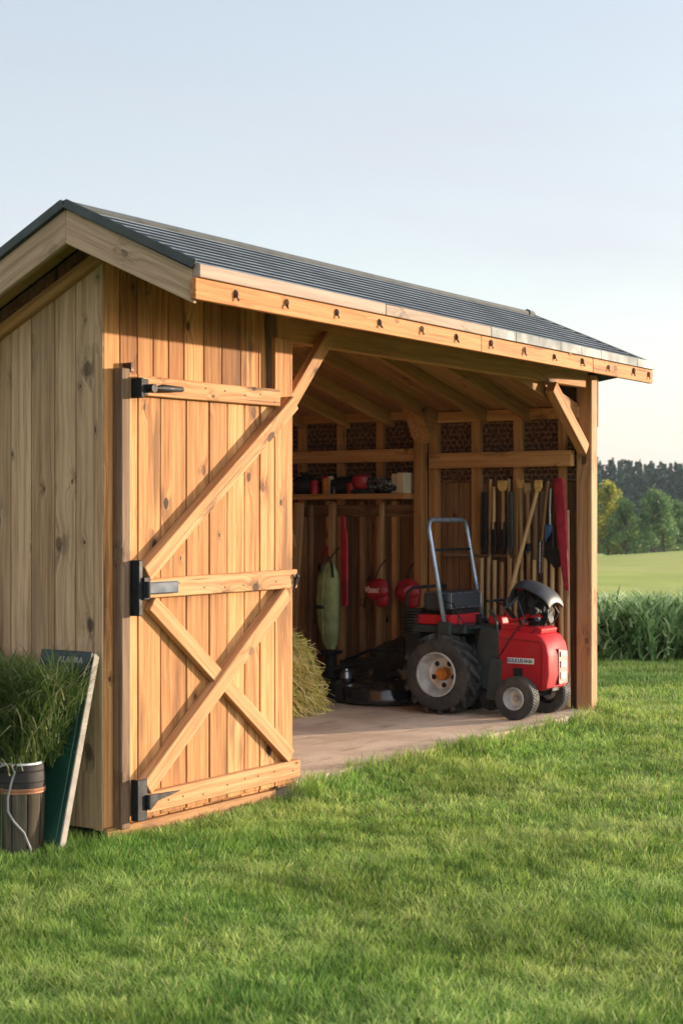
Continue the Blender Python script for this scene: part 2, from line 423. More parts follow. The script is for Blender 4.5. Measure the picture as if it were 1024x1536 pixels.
def blades_mesh(name, base, h, w, ang, lean, tone, mat, segs=2, kink=1.6):
    """base Nx3; ribbons bending towards ang"""
    n = len(base); lv = segs + 1
    co_ = np.zeros((n, lv * 2 - 1, 3), np.float32)
    dx = np.cos(ang); dy = np.sin(ang)
    px = -dy; py = dx
    for k in range(lv):
        t_ = k / segs
        off = lean * (t_ ** kink) * h
        z = h * t_ * np.sqrt(np.clip(1 - (lean * t_) ** 2 * .35, .1, 1))
        cx = base[:, 0] + dx * off; cy = base[:, 1] + dy * off; cz = base[:, 2] + z
        if k < segs:
            ww = w * (1 - .45 * t_) / 2
            co_[:, 2 * k] = np.stack([cx - px * ww, cy - py * ww, cz], 1)
            co_[:, 2 * k + 1] = np.stack([cx + px * ww, cy + py * ww, cz], 1)
        else:
            co_[:, 2 * k] = np.stack([cx, cy, cz], 1)
    nv = lv * 2 - 1
    faces = []; 
    quads = np.array([[2 * k, 2 * k + 1, 2 * k + 3, 2 * k + 2] for k in range(segs - 1)], np.int32).reshape(-1, 4)
    tri = np.array([[2 * segs - 2, 2 * segs - 1, 2 * segs]], np.int32)
    offs = (np.arange(n, dtype=np.int32) * nv)[:, None]
    loops = []; 
    per = np.concatenate([quads.reshape(-1), tri.reshape(-1)])
    L = (offs + per[None, :]).reshape(-1)
    sizes = np.array([4] * (segs - 1) + [3], np.int32); tot = np.tile(sizes, n)
    starts = np.concatenate([[0], np.cumsum(tot)[:-1]]).astype(np.int32)
    me = bpy.data.meshes.new(name); me.vertices.add(n * nv); me.vertices.foreach_set('co', co_.reshape(-1))
    me.loops.add(len(L)); me.loops.foreach_set('vertex_index', L.astype(np.int32)); me.polygons.add(len(tot)); me.polygons.foreach_set('loop_start', starts)
    me.polygons.foreach_set('loop_total', tot)
    me.update(calc_edges=True)
    a = me.attributes.new('tone', 'FLOAT', 'POINT'); a.data.foreach_set('value', np.repeat(tone, nv).astype(np.float32))
    me.materials.append(mat)
    o = bpy.data.objects.new(name, me); COL.objects.link(o)
    return o

def lawn():
    P = []; 
    def ring(d0, d1, dens, marg=1.3):
        w1 = .215 * d1 + marg
        n = int((d1 - d0) * 2 * w1 * dens)
        d = rng.uniform(d0, d1, n); r = rng.uniform(-w1, w1, n)
        x = CP.x + fwd.x * d + rgt.x * r; y = CP.y + fwd.y * d + rgt.y * r
        return np.stack([x, y, d], 1)
    for a in ((3.8, 5, 6000), (5, 6.5, 11000), (6.5, 8.5, 8000), (8.5, 11, 5500), (11, 14, 3400), (14, 19.5, 1700)): P.append(ring(*a))
    P = np.concatenate(P)
    # clumping by value noise: jitter towards tuft centres
    n = len(P)
    cx = np.round(P[:, 0] / .055 + rng.normal(0, .25, n)) * .055; cy = np.round(P[:, 1] / .055 + rng.normal(0, .25, n)) * .055
    k = rng.uniform(0, .55, n); P[:, 0] += (cx - P[:, 0]) * k; P[:, 1] += (cy - P[:, 1]) * k
    x, y, d = P.T
    inside = (x > .0) & (x < 5.74) & (y > -.03 + .05 * np.sin(x * 9) * np.sin(x * 3.3 + 1)) & (y < 3.1)
    inside |= (x > -.01) & (x < 1.5) & (y > -.03)
    P = P[~inside]; x, y, d = P.T; n = len(P)
    def vn(x, y, s, seed):
        g = np.random.default_rng(seed).random((64, 64)); u = x / s + 100; v = y / s + 100
        i = np.floor(u).astype(int); j = np.floor(v).astype(int); fu = u - i; fv = v - j; fu = fu * fu * (3 - 2 * fu); fv = fv * fv * (3 - 2 * fv)
        G = lambda a, b: g[a % 64, b % 64]
        return (G(i, j) * (1 - fu) + G(i + 1, j) * fu) * (1 - fv) + (G(i, j + 1) * (1 - fu) + G(i + 1, j + 1) * fu) * fv
    t0 = vn(x, y, .075, 8); band = .5 + .5 * np.sin((x * .42 + y * .95 + .05 * x * x) * 2 * np.pi / 1.15 + 1.2 * vn(x, y, 1.3, 5)); t1 = vn(x, y, .16, 1); t2 = vn(x, y, .5, 2); t3 = vn(x, y, 1.7, 3)
    h = .014 + .030 * t0 + .018 * t1 + .010 * t2 + rng.uniform(-.006, .018, n)
    edge = np.clip(1 - np.abs(np.where((x > 1.5) & (x < 5.9), y + .02, 9)) / .22, 0, 1) * (.4 + t2)
    edge2 = np.clip(1 - np.abs(np.where((y > -.2) & (y < 3), x + .12, 9)) / .45, 0, 1)
    h = h * (1 + 1.0 * edge + .6 * edge2) 
    ang = vn(x, y, .12, 4) * 11 + rng.normal(0, 1.5, n)
    lean = rng.uniform(.3, 1.2, n) * (.75 + .5 * band)
    w = rng.uniform(.0022, .0048, n) * np.clip(d / 7, 1, 2.2)
    tone = np.clip(.16 * t3 + .2 * t1 + .30 * t0 + .32 * band + rng.normal(.0, .25, n), 0, .93)
    dry = rng.random(n) < .035 + .05 * (t3 > .62); tone[dry] = rng.uniform(.95, 1, dry.sum())
    z = np.full(n, GZ - .004) + .06 * np.clip(1 + y / .5, 0, 1) ** 1.0 * ((x > 1.35) & (x < 6.1) & (y < .1)) * np.clip((x - 1.3) / .6, 0, 1); z[d > 17] = [gz(q) for q in d[d > 17]]
    o = blades_mesh('lawn_grass', np.stack([x, y, z], 1), h, w, ang, lean, tone, M['grass'], 3)
    struct(o, 'stuff')
lawn()

def crop():
    ds = []; n = 17000
    d = rng.uniform(18.1, 23.5, n); r = rng.uniform(-2, 14, n); 
    d = 18.1 + 5.4 * (rng.random(n) ** 1.25)
    x = CP.x + fwd.x * d + rgt.x * r; y = CP.y + fwd.y * d + rgt.y * r
    z = np.array([gz(q) for q in d])
    # each plant: 9 arching leaves
    B = []; H = []; W = []; A = []; Ln = []; T = []
    for k in range(9):
        hh = rng.uniform(.0, .60, n) * (.85 + .2 * np.sin(x * 2.1 + y * 1.3)); B.append(np.stack([x + rng.normal(0, .02, n), y + rng.normal(0, .02, n), z + hh], 1))
        H.append(rng.uniform(.13, .27, n)); W.append(rng.uniform(.02, .042, n)); A.append(rng.uniform(0, 6.28, n)); Ln.append(rng.uniform(.5, 1.6, n)); T.append(np.clip(rng.normal(.42, .3, n) + hh * .5 - .1, 0, 1))
    o = blades_mesh('crop_field', np.concatenate(B), np.concatenate(H), np.concatenate(W), np.concatenate(A), np.concatenate(Ln), np.concatenate(T), M['crop'], 3)
    struct(o, 'stuff')
crop()

# ------------------------------------------------------------------ background trees
def leaf_cloud(m, pts, size, seed=0):
    rs = random.Random(seed)
    for p, tone in pts:
        a = V((rs.gauss(0, 1), rs.gauss(0, 1), rs.gauss(0, .8))).normalized(); b = a.cross(V((rs.gauss(0, 1), rs.gauss(0, 1), rs.gauss(0, 1)))).normalized()
        q = size * rs.uniform(.6, 1.4); p = V(p)
        m.add([p - a * q, p - b * q * .55, p + a * q, p + b * q * .55], [(0, 1, 2, 3)], [(0, 0, 0)] * 4, tone)
def tree(name, label, base, H, Wd, mat, seed, split=None):
    rs = random.Random(seed); t = thing(name, label, 'tree', base, 'trees at the far edge of the meadow'); Wd *= 1.32; H *= 1.04
    tr = MB(); b = V(base); crown = MB(); top = b + V((rs.uniform(-.1, .1) * Wd, 0, H * .8))
    tr.tube([b, b + V((.05, 0, H * .2)), (b + top) / 2 + V((.1, .05, 0)), top], [H * .03, H * .024, H * .016, H * .004], 8)
    cl = []
    for i in range(46):
        f = rs.random() ** .8; z = .10 + .86 * f
        rad = Wd * .5 * math.sin(min(1, (1.05 - f) * 1.25) * math.pi / 2) * (.75 + .3 * rs.random())
        a = rs.uniform(0, 6.28); rr = rad * (rs.random() ** .45)
        c = b + V((math.cos(a) * rr, math.sin(a) * rr, H * z)); cl.append((c, Wd * rs.uniform(.10, .19), rs.uniform(.15, .8)))
        if i % 3 == 0:
            s0 = b + (top - b) * max(.15, z - .25); tr.tube([s0, (s0 + c) / 2 + V((0, 0, .05)), c], [H * .011, H * .007, H * .002], 5)
    pts = []
    for c, r_, tn in cl:
        for k in range(95):
            d = V((rs.gauss(0, 1), rs.gauss(0, 1), rs.gauss(0, .85))).normalized() * r_ * (rs.random() ** .4)
            pts.append((c + d, min(1, max(0, tn + rs.gauss(0, .12)))))
    leaf_cloud(crown, pts, H * .024, seed)
    tr.build('trunk', M['bark'], t, smooth=True); crown.build('crown', mat, t)
    return t
G2 = lambda r, d: at(r, d, gz(d) - .1)
K = 150 / 2473
tree('broadleaf_tree', 'tree with yellow autumn top right beside the shed corner post', G2((912 - 512) * K, 150), 6.4, 3.6, M['treeB'], 11)
tree('broadleaf_tree', 'grey green rounded tree just right of the yellow-topped tree', G2((932 - 512) * K, 148), 5.1, 2.9, M['treeA'], 12)
tree('broadleaf_tree', 'dark green broad round tree, tallest of those standing free on the right', G2((978 - 512) * K, 149), 5.6, 4.3, M['treeC'], 13)
tree('broadleaf_tree', 'paler small tree hugging the right side of the dark round tree', G2((1002 - 512) * K, 152), 4.4, 2.4, M['treeA'], 14)
tree('broadleaf_tree', 'low dark tree filling the gap behind the grey green one', G2((951 - 512) * K, 157), 3.4, 2.8, M['treeC'], 15)
tree('broadleaf_tree', 'tree at the right edge of the photo below the conifer wood', G2((1034 - 512) * K, 155), 5.0, 3.2, M['treeC'], 16)

def forest():
    m = MB(); rs = random.Random(5); pts = []
    allv = []
    for row, (d, base_h) in enumerate(((300, 15.5), (322, 17.6), (345, 19.4), (372, 21.6))):
        r = -8
        while r < 112:
            H = base_h * rs.uniform(.93, 1.04) + math.sin(r * .11 + row) * .8; bz = gz(d) - 1
            b = at(r, d + rs.uniform(-6, 6), bz); W_ = H * rs.uniform(.24, .36)
            n = 230
            for k in range(n):
                f = rs.random() ** .9; f = .25 + .75 * f
                lay = .5 + .5 * abs(math.sin(f * 26 + r))
                rad = W_ * 1.15 * max(0, 1.0 - f) ** 1.15 * lay * rs.uniform(.3, 1.0); a = rs.uniform(0, 6.28)
                p = b + V((math.cos(a) * rad, math.sin(a) * rad, H * f)); pts.append((p, rs.uniform(.1, .7)))
            r += rs.uniform(.4, .95)
    P = np.array([p[0][:] for p in pts]); n = len(P); T = np.array([p[1] for p in pts])
    A = rng.normal(size=(n, 3)); A[:, 2] *= .5; A /= np.linalg.norm(A, axis=1)[:, None]; B = np.cross(A, rng.normal(size=(n, 3))); B /= np.linalg.norm(B, axis=1)[:, None]
    s = rng.uniform(.25, .6, n)[:, None]
    vs = np.stack([P - A * s, P - B * s * .6, P + A * s, P + B * s * .6], 1).reshape(-1, 3)
    me = bpy.data.meshes.new('forest'); me.vertices.add(4 * n); me.vertices.foreach_set('co', vs.reshape(-1).astype(np.float32))
    me.loops.add(4 * n); me.loops.foreach_set('vertex_index', np.arange(4 * n, dtype=np.int32)); me.polygons.add(n); me.polygons.foreach_set('loop_start', np.arange(0, 4 * n, 4, dtype=np.int32)); me.polygons.foreach_set('loop_total', np.full(n, 4, np.int32)); me.update(calc_edges=True)
    a = me.attributes.new('tone', 'FLOAT', 'POINT'); a.data.foreach_set('value', np.repeat(T, 4).astype(np.float32)); me.materials.append(M['conifer'])
    o = bpy.data.objects.new('forest', me); COL.objects.link(o); struct(o, 'stuff')
forest()
# rising wooded ground under the forest
hm = MB(); hv = []; 
for d, z in ((285, -6), (300, -3), (340, 1.5), (400, 5), (520, 6), (690, 4)):
    for r in range(-100, 261, 20): hv.append(at(r, d, z))
nn = len(range(-100, 261, 20)); hm.add(hv, [(i * nn + j, i * nn + j + 1, (i + 1) * nn + j + 1, (i + 1) * nn + j) for i in range(5) for j in range(nn - 1)])
hmat = plain('forest_floor', (.03, .05, .02), .95, 0, .4, .3, 0)
struct(hm.build('hill', hmat, loc=(0, 0, 0), smooth='full'))

# ================================================================== SHED
shed = thing('shed', 'open-front timber shed with dark shingle roof and closed plank bay on its left', 'shed', (0, 0, 0))
RT = lambda y: 2.79 - .488 * max(y, 0)            # underside line of the left gable, follows the rear slope
# roof corner points
EL, ER = V((-.10, -.62, 2.655)), V((5.69, -.45, 2.665))
RL, RR = V((-.285, .0, 2.972)), V((4.60, .02, 2.958))

def floor_slab():
    m = MB(); n = 60; top = []; rs = random.Random(3)
    front = []
    for i in range(n + 1):
        x = 1.43 + (5.76 - 1.43) * i / n; front.append(V((x, (-.035 if x > 1.56 else .06) + rs.uniform(-.012, .012), 0)))
    for i in range(n):
        a, b = front[i], front[i + 1]
        m.add([a, b, (b.x, 3.0, 0), (a.x, 3.0, 0)], [(0, 1, 2, 3)])
        m.add([(a.x, a.y - .01, -.13), (b.x, b.y - .01, -.13), b, a], [(0, 1, 2, 3)])
    return m.build('floor', M['floor'], loc=(0, 0, 0))
struct(floor_slab())

m = MB(); vr = []
for i in range(41):
    x = 1.35 + i * .11; q_ = min(1, i / 8) * min(1, (40 - i) / 4); vr += [(x, -.75, GZ - .02), (x, -.35, GZ - .02 + .03 * q_), (x, -.10, GZ - .02 + .06 * q_), (x, -.02, GZ - .02 + .065 * q_)]
m.add(vr, [(i * 4 + k, i * 4 + 4 + k, i * 4 + 5 + k, i * 4 + 1 + k) for i in range(40) for k in range(3)])
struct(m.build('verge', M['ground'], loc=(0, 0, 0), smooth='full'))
# front plank wall of the closed bay
bx = [-.018, .102, .234, .358, .48, .606, .774, .93, 1.097, 1.263, 1.40]
m = MB()
for a, b in zip(bx[:-1], bx[1:]):
    m.box(a + .003, b - .003, 0, .022 + random.uniform(0, .003), -.025, 2.76)
fw = m.build('plank_wall', M['wall'], shed, bevel=.003)
m = MB(); m.box(0.0, 1.40, .03, .05, -.02, 2.74); m.build('wall_lining', M['dark'], shed)
# thin moulding next to corner, full height
m = MB(); m.box(1.335, 1.372, -.022, -.001, 2.19, 2.62); m.build('batten', M['greypost'], shed, bevel=.002)
# post at the end of the closed bay
m = MB(); m.box(1.402, 1.54, -.03, .10, -.02, 2.66); m.build('post', M['trim'], shed, bevel=.005)
# left end wall
m = MB(); by = [.055, .18, .32, .48, .62, .76, .90, 1.05, 1.20, 1.34, 1.5, 1.64, 1.8, 1.95, 2.1, 2.26, 2.4, 2.55, 2.7, 2.85, 3.0]
for a, b in zip(by[:-1], by[1:]):
    y0, y1 = a + .003, b - .003; x0, x1 = -.02 - random.uniform(0, .004), .005
    m.hexa([(x0, y0, -.03), (x1, y0, -.03), (x1, y1, -.03), (x0, y1, -.03), (x0, y0, RT(y0)), (x1, y0, RT(y0)), (x1, y1, RT(y1)), (x0, y1, RT(y1))], 2)
m.build('end_wall', M['endwall'], shed, bevel=.003)
m = MB(); m.prism([(.01, .02, -.03), (.01, 3.0, -.03), (.01, 3.0, RT(3)), (.01, .02, RT(.02))], (.02, 0, 0)); m.build('wall_lining', M['dark'], shed)
m = MB(); m.box(-.03, -.0185, -.001, .052, -.035, RT(.03)); m.build('corner_board', M['endwall'], shed, bevel=.003)
# batten under the rake on the wall
m = MB(); m.beam((-.045, .0, 2.765), (-.045, 3.1, 2.765 - .488 * 3.1), .05, .055, (0, 0, 1)); m.build('rake_batten', M['frame'], shed, bevel=.003)
# rear walls
m = MB()
for i in range(10): m.box(.02 + i * .14, .155 + i * .14, 3.0, 3.02, -.03, 1.3)
for i in range(30): m.box(1.42 + i * .144, 1.56 + i * .144, 3.0, 3.02, -.03, min(2.88, 2.89 - .235 * max(0, 1.56 + i * .144 - 3.45)))
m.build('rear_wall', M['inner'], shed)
m = MB()
for i in range(20): m.box(1.41, 1.43, .05 + i * .147, .193 + i * .147, 0, 2.5)
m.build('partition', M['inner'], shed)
# front skirt board, then the painted gap shade at the end wall
m = MB(); m.box(-.012, 1.40, -.02, .01, -.15, -.027); m.build('skirt_and_gap_shade', M['skirt'], shed, bevel=.004)
m = MB(); m.box(.03, .06, .03, 3.0, -.16, -.033); m.build('skirt_and_gap_shade', M['dark'], shed)  # near-black strip painting the shade below the end wall boards
# right corner post
m = MB(); m.box(5.63, 5.742, 0, .13, -.12, 2.60); m.build('post', M['post'], shed, bevel=.006)
# header beam and overhang framing
m = MB(); m.box(1.40, 5.64, .03, .10, 2.50, 2.70); m.build('header_beam', M['frame'], shed, bevel=.005)
for i in range(7):
    x = .05 + i * .68
    MB().beam((x, -.52, 2.585), (x, -.005, 2.835), .045, .085, (0, 0, 1)).build('rafter_tail', M['frame'], shed, bevel=.003)
# soffit boards right under the roof cover
def roof_pt(u, v, off=0):
    a = EL.lerp(ER, u); b = RL.lerp(RR, u); p = a.lerp(b, v); return p + V((0, 0, off))
m = MB()
for k in range(5):
    v0, v1 = k / 5 + .004, (k + 1) / 5 - .004
    P = [roof_pt(0.006, v0, -.055), roof_pt(.994, v0, -.055), roof_pt(.994, v1, -.055), roof_pt(.006, v1, -.055)]
    m.hexa(P + [p + V((0, 0, .02)) for p in P], 0)
m.build('soffit', M['frame'], shed)
# shingle courses on the front slope
m = MB(); NC = 11
for k in range(NC):
    v0 = k / NC - .01; v1 = (k + 1) / NC + .03
    n = 40
    for i in range(n):
        u0 = i / n; u1 = (i + 1) / n
        j = .0016 * random.random()
        lo = .015 + j; hi = .004
        a, b, c, d = roof_pt(u0, v0, lo), roof_pt(u1, v0, lo), roof_pt(u1, min(v1, 1), hi), roof_pt(u0, min(v1, 1), hi)
        a2, b2, c2, d2 = roof_pt(u0, v0, lo - .019), roof_pt(u1, v0, lo - .019), roof_pt(u1, min(v1, 1), hi - .03), roof_pt(u0, min(v1, 1), hi - .03)
        g0 = V((i * .14 + k * .37, k * 3 + .5, 0))
        m.add([a2, b2, c2, d2, a, b, c, d], [(4, 5, 6, 7), (0, 1, 5, 4), (1, 2, 6, 5), (3, 0, 4, 7), (0, 3, 2, 1)], [g0 + V((x, y, 0)) for x, y in ((0, 0), (.145, 0), (.145, .1), (0, .1)) * 2], random.random())
roof = m.build('shingle_roof', M['roof'], shed)
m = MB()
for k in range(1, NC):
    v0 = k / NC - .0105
    a, b = roof_pt(0, v0, .013), roof_pt(1, v0, .013); m.beam(a + V((0, -.003, 0)), b + V((0, -.003, 0)), .005, .0045)  # added thin strips, sunlit course edges put in as colour
m.build('course_edge_glint', M['courseglint'], roof)
# hip end + rear slopes (thick slabs)
def slab(m, P, th=.05):
    P = [V(p) for p in P]; m.prism([p - V((0, 0, th)) for p in P], (0, 0, th - .002))
m = MB()
BZ = lambda y: 2.972 - .488 * y
slab(m, [RL, (1.45, .006, 2.968), (1.45, 3.25, BZ(3.25)), (-.285, 3.25, BZ(3.25))])
slab(m, [(1.45, .006, 2.968), RR, (4.35, 1.6, 2.94), (1.45, 1.6, 2.95)])
slab(m, [(1.45, 1.6, 2.95), (4.35, 1.6, 2.94), (4.35, 3.25, 2.93), (1.45, 3.25, 2.94)])
DN = lambda p: V(p) - V((0, 0, .055))
m.add([DN(RR), DN(ER), DN((5.95, .25, 2.60)), RR, ER, (5.95, .25, 2.60)], [(3, 4, 5), (0, 2, 1), (0, 1, 4, 3), (1, 2, 5, 4)])
m.add([DN(RR), DN((5.95, .25, 2.60)), DN((5.95, 3.25, 2.55)), DN((4.35, 3.25, 2.93)), DN((4.35, 1.6, 2.94)), RR, (5.95, .25, 2.60), (5.95, 3.25, 2.55), (4.35, 3.25, 2.93), (4.35, 1.6, 2.94)], [(5, 6, 7, 8, 9), (0, 4, 3, 2, 1), (1, 2, 7, 6), (2, 3, 8, 7)])
m.build('rear_roof', M['roof'], shed)
m = MB(); m.prism([(1.45, .02, 2.9), (1.45, 1.6, 2.9), (1.45, 3.2, 2.88), (1.45, 3.2, BZ(3.2) - .02), (1.45, .05, 2.9)], (.02, 0, 0)); m.build('cheek_wall', M['inner'], shed)
# ridge cap
m = MB()
m.tube([RL + V((-.012, 0, .008)), V((1.4, .006, 2.974)), V((2.9, .01, 2.966)), RR + V((0.03, 0, .008))], .022, 8)
m.tube([RR + V((0, 0, .008)), RR.lerp(ER, .5) + V((0, 0, .012)), ER + V((0, 0, .012))], .012, 6)
m.tube([RR + V((-.03, 0, .012)), RR + V((.05, 0, .006))], .03, 8)
m.build('ridge_cap', M['roofedge'], shed, smooth=True)
# dark metal trim on the left rakes
m = MB()
m.beam(EL + V((-.016, -.02, .012)), RL + V((-.016, -.005, .012)), .02, .045, (0, 0, 1))
m.beam(RL + V((-.016, .005, .012)), V((-.30, 3.25, BZ(3.25) + .012)), .02, .045, (0, 0, 1))
m.build('rake_trim', M['roofedge'], shed, bevel=.003)
# barge boards
m = MB()
def barge(m, a, b, h0, h1, x):
    # vertical board between roof points a, b; hanging h below
    a = V(a); b = V(b); t_ = V((.028, 0, 0))
    P = [a - V((0, 0, h0)), b - V((0, 0, h1)), b - V((0, 0, h1)) + t_, a - V((0, 0, h0)) + t_, a, b, b + t_, a + t_]
    m.hexa(P, 0)
barge(m, EL + V((-.004, .0, -.012)), RL + V((-.004, 0, -.012)), .155, .165, 0)
barge(m, RL + V((-.004, .001, -.012)), (-.289, 3.22, BZ(3.22) - .012), .165, .165, 0)
m.build('barge_board', M['barge'], shed, bevel=.004)
m = MB(); zr = lambda y: RT(y) - .02; zb = lambda y: BZ(y) - .076
m.prism([(-.012, .0, zr(0)), (-.012, 3.1, zr(3.1)), (-.012, 3.1, zb(3.1)), (-.012, .0, zb(0))], (.02, 0, 0)); m.build('frieze_board', M['inner'], shed)
# underside boards at the left rake overhang
m = MB()
for k in range(14):
    y0, y1 = .02 + k * .23, .24 + k * .23
    P = [(-.255, y0, BZ(y0) - .075), (-.03, y0, BZ(y0) - .075), (-.03, y1, BZ(y1) - .075), (-.255, y1, BZ(y1) - .075)]
    P = [V(p) for p in P]; m.hexa(P + [p + V((0, 0, .018)) for p in P])
m.build('rake_soffit', M['frame'], shed)
# front fascia (board + grey drip board above + metal drip towards the right)
def run(u0, u1, z0, z1, t0, t1, m, mat_tone=None):
    a = EL.lerp(ER, u0); b = EL.lerp(ER, u1)
    ya = V((0, -t0, 0)); yb = V((0, -t1, 0))
    m.hexa([a + ya + V((0, 0, z0)), b + ya + V((0, 0, z0)), b + yb + V((0, 0, z0)), a + yb + V((0, 0, z0)),
            a + ya + V((0, 0, z1)), b + ya + V((0, 0, z1)), b + yb + V((0, 0, z1)), a + yb + V((0, 0, z1))], 0, mat_tone)
m = MB(); run(-.004, .50, -.150, -.051, .03, -.002, m, .6); run(.501, .80, -.150, -.0505, .029, -.002, m, .75); run(.801, 1.0, -.150, -.050, .03, -.002, m, .5)
fascia = m.build('fascia', M['fascia'], shed, bevel=.003)
m = MB(); run(-.001, .295, -.048, .014, .042, .0, m, .75); run(.296, .52, -.047, .013, .041, .0, m, .5)
m.build('drip_board', M['drip'], shed, bevel=.003)
m = MB()
for i in range(8): run(.521 + i * .06, .5805 + i * .06, -.047 , .014 + .001 * (i % 2), .041 + .001 * (i % 2), 0, m)
m.build('drip_edge', M['drygrey'], shed, bevel=.002)
# hooks on the fascia
us = [.050, .124, .210, .286, .366, .444, .524, .604, .684, .765, .848, .93, .985]
for i, u in enumerate(us):
    p = EL.lerp(ER, u) + V((random.uniform(-.015, .015), -.031, -.10 + random.uniform(-.006, .006)))
    m = MB(); sc_ = random.uniform(.75, 1.25); tw = random.uniform(-.5, .5)
    Q = lambda x, y, z: p + V(((x * math.cos(tw) - z * math.sin(tw)) * sc_, y, (z * math.cos(tw) + x * math.sin(tw)) * sc_))
    m.tube([Q(.011 * math.cos(a), -.008, .014 * math.sin(a) + .010) for a in [k * math.pi / 5 for k in range(11)]], .0038, 6)
    m.tube([Q(0, 0, .03), Q(0, -.011, .022), Q(0, -.012, -.004), Q(.007, -.016, -.022), Q(.012 * (-1) ** i, -.012, -.012)], .004, 6)
    if i % 3 != 1: m.box(p.x - .007, p.x + .007, p.y - .003, p.y + .002, p.z - .008, p.z + .03)
    m.build('hook', M['hook'], shed, smooth=True)
# opening braces
m = MB(); m.beam((1.50, .0, 2.085), (1.95, .0, 2.56), .05, .085, (-.7, 0, .7)); m.build('brace', M['trim'], shed, bevel=.004)
m = MB(); m.beam((5.60, .05, 2.02), (5.02, .05, 2.47), .07, .10, (.6, 0, .7)); m.build('brace', M['trim'], shed, bevel=.004)
# tall grey post left of the door
m = MB(); m.box(.045, .112, -.060, -.002, -.035, 2.23); m.build('jamb_post', M['greypost'], shed, bevel=.006)
m = MB(); m.box(.125, .150, -.05, -.001, 2.215, 2.262); m.box(.155, .163, -.012, -.001, 2.19, 2.255); m.build('keeper_plate', M['hook'], shed, bevel=.003)

# ---- door (part) with sub-parts
m = MB(); dx = [.112, .183, .359, .568, .758, .914, 1.069, 1.21, 1.348, 1.525]
for i, (a, b) in enumerate(zip(dx[:-1], dx[1:])):
    top = 2.205 if i < 8 else 2.50
    m.box(a + .0035, b - .0035, -.045 - random.uniform(0, .004), -.02, .0 + random.uniform(-.004, .004), top)
door = m.build('door', M['door'], shed, bevel=.003)
m = MB(); m.box(.13, 1.34, -.019, -.004, .03, 2.18); m.build('door_backing', M['dark'], door)
def rail(z0a, z1a, z0b, z1b, x0, x1, p=.05):
    m = MB(); y0 = -.046 - p; y1 = -.0475
    m.hexa([(x0, y0, z0a), (x1, y0, z0b), (x1, y1, z0b), (x0, y1, z0a), (x0, y0, z1a), (x1, y0, z1b), (x1, y1, z1b), (x0, y1, z1a)], 0, .75)
    return m.build('rail', M['trim'], door, bevel=.004)
rail(2.100, 2.192, 2.112, 2.205, .135, 1.345, .045); rail(1.095, 1.19, 1.10, 1.205, .14, 1.50, .05); rail(.028, .128, .035, .132, .15, 1.53, .05)
m = MB(); m.box(1.353, 1.52, -.078, -.0475, 1.207, 2.205); 
def dbrace(a, b, w=.088, p=.05, tone=.8):
    m = MB(); d = (V((b[0], 0, b[1])) - V((a[0], 0, a[1]))); n = V((-d.z, 0, d.x)).normalized()
    m.beam((a[0], -.0475 - p / 2, a[1]), (b[0], -.0475 - p / 2, b[1]), p, w, n, tone); return m.build('brace', M['trim'], door, bevel=.004)
dbrace((.185, 1.215), (1.47, 2.14), .085, .062)
dbrace((.19, .155), (1.40, 1.075), .085, .060)
dbrace((.25, 1.07), (1.46, .155), .085, .040)
# hinges
m = MB(); m.box(.128, .150, -.115, -.048, 2.085, 2.185); m.box(.150, .19, -.112, -.098, 2.10, 2.18); h1 = m.build('latch', M['black'], door, bevel=.004)
m = MB(); m.tube([(.16, -.12, 2.135), (.24, -.122, 2.14), (.28, -.122, 2.141), (.34, -.122, 2.142), (.44, -.12, 2.145), (.455, -.12, 2.145)], [.012, .010, .02, .018, .013, .004], 12); m.lathe([(-.02, .0), (-.02, .022), (.02, .022), (.02, 0)], (.195, -.125, 2.135), (0, 1, 0), 14)
m.build('bolt', M['black'], h1, smooth=True)
m = MB(); m.box(.118, .148, -.108, -.048, 1.01, 1.285); h2 = m.build('hinge', M['black'], door, bevel=.004)
m = MB(); m.box(.145, .19, -.12, -.1, 1.09, 1.20); m.lathe([(-.04, 0), (-.04, .014), (.04, .014), (.04, 0)], (.165, -.125, 1.14), (0, 0, 1), 12); m.build('knuckle', M['black'], h2, bevel=.002)
m = MB(); m.box(.17, .42, -.118, -.098, 1.115, 1.175); m.build('strap', M['strap'], h2, bevel=.006)
m = MB(); m.box(.108, .185, -.108, -.098, -.0, .205); m.box(.110, .118, -.098, -.06, .0, .205); h3 = m.build('hinge', M['black'], door, bevel=.006)
m = MB(); m.prism([(.17, -.116, .125), (.44, -.116, .112), (.26, -.116, .085), (.20, -.116, .045), (.17, -.116, .05)], (0, .012, 0)); m.lathe([(-.035, 0), (-.035, .013), (.035, .013), (.035, 0)], (.18, -.118, .09), (0, 0, 1), 12); m.build('strap', M['black'], h3, bevel=.002)
m = MB(); m.lathe([(0, 0), (.012, .018), (.02, .012), (.024, 0)], (1.475, -.098, 1.165), (0, -1, 0), 14); m.tube([(1.475, -.105, 1.16), (1.468, -.104, 1.12), (1.455, -.1, 1.085)], [.014, .008, .002], 8); m.build('knob', M['black'], door, smooth=True)
# nail heads on rails
m = MB()
for x in (.20, .36, .46, .66, .84, 1.0, 1.14, 1.28, 1.44):
    for z, q in ((2.15 + random.uniform(-.02, .02), .0921), (1.15 + random.uniform(-.025, .025), .0971), (.08 + random.uniform(-.02, .02), .0971)):
        MB().lathe([(0, .005), (.0016, .0045), (.002, 0)], (x + random.uniform(-.02, .02), -q, z), (0, -1, 0), 8).build('nail_head', M['hook'], door)

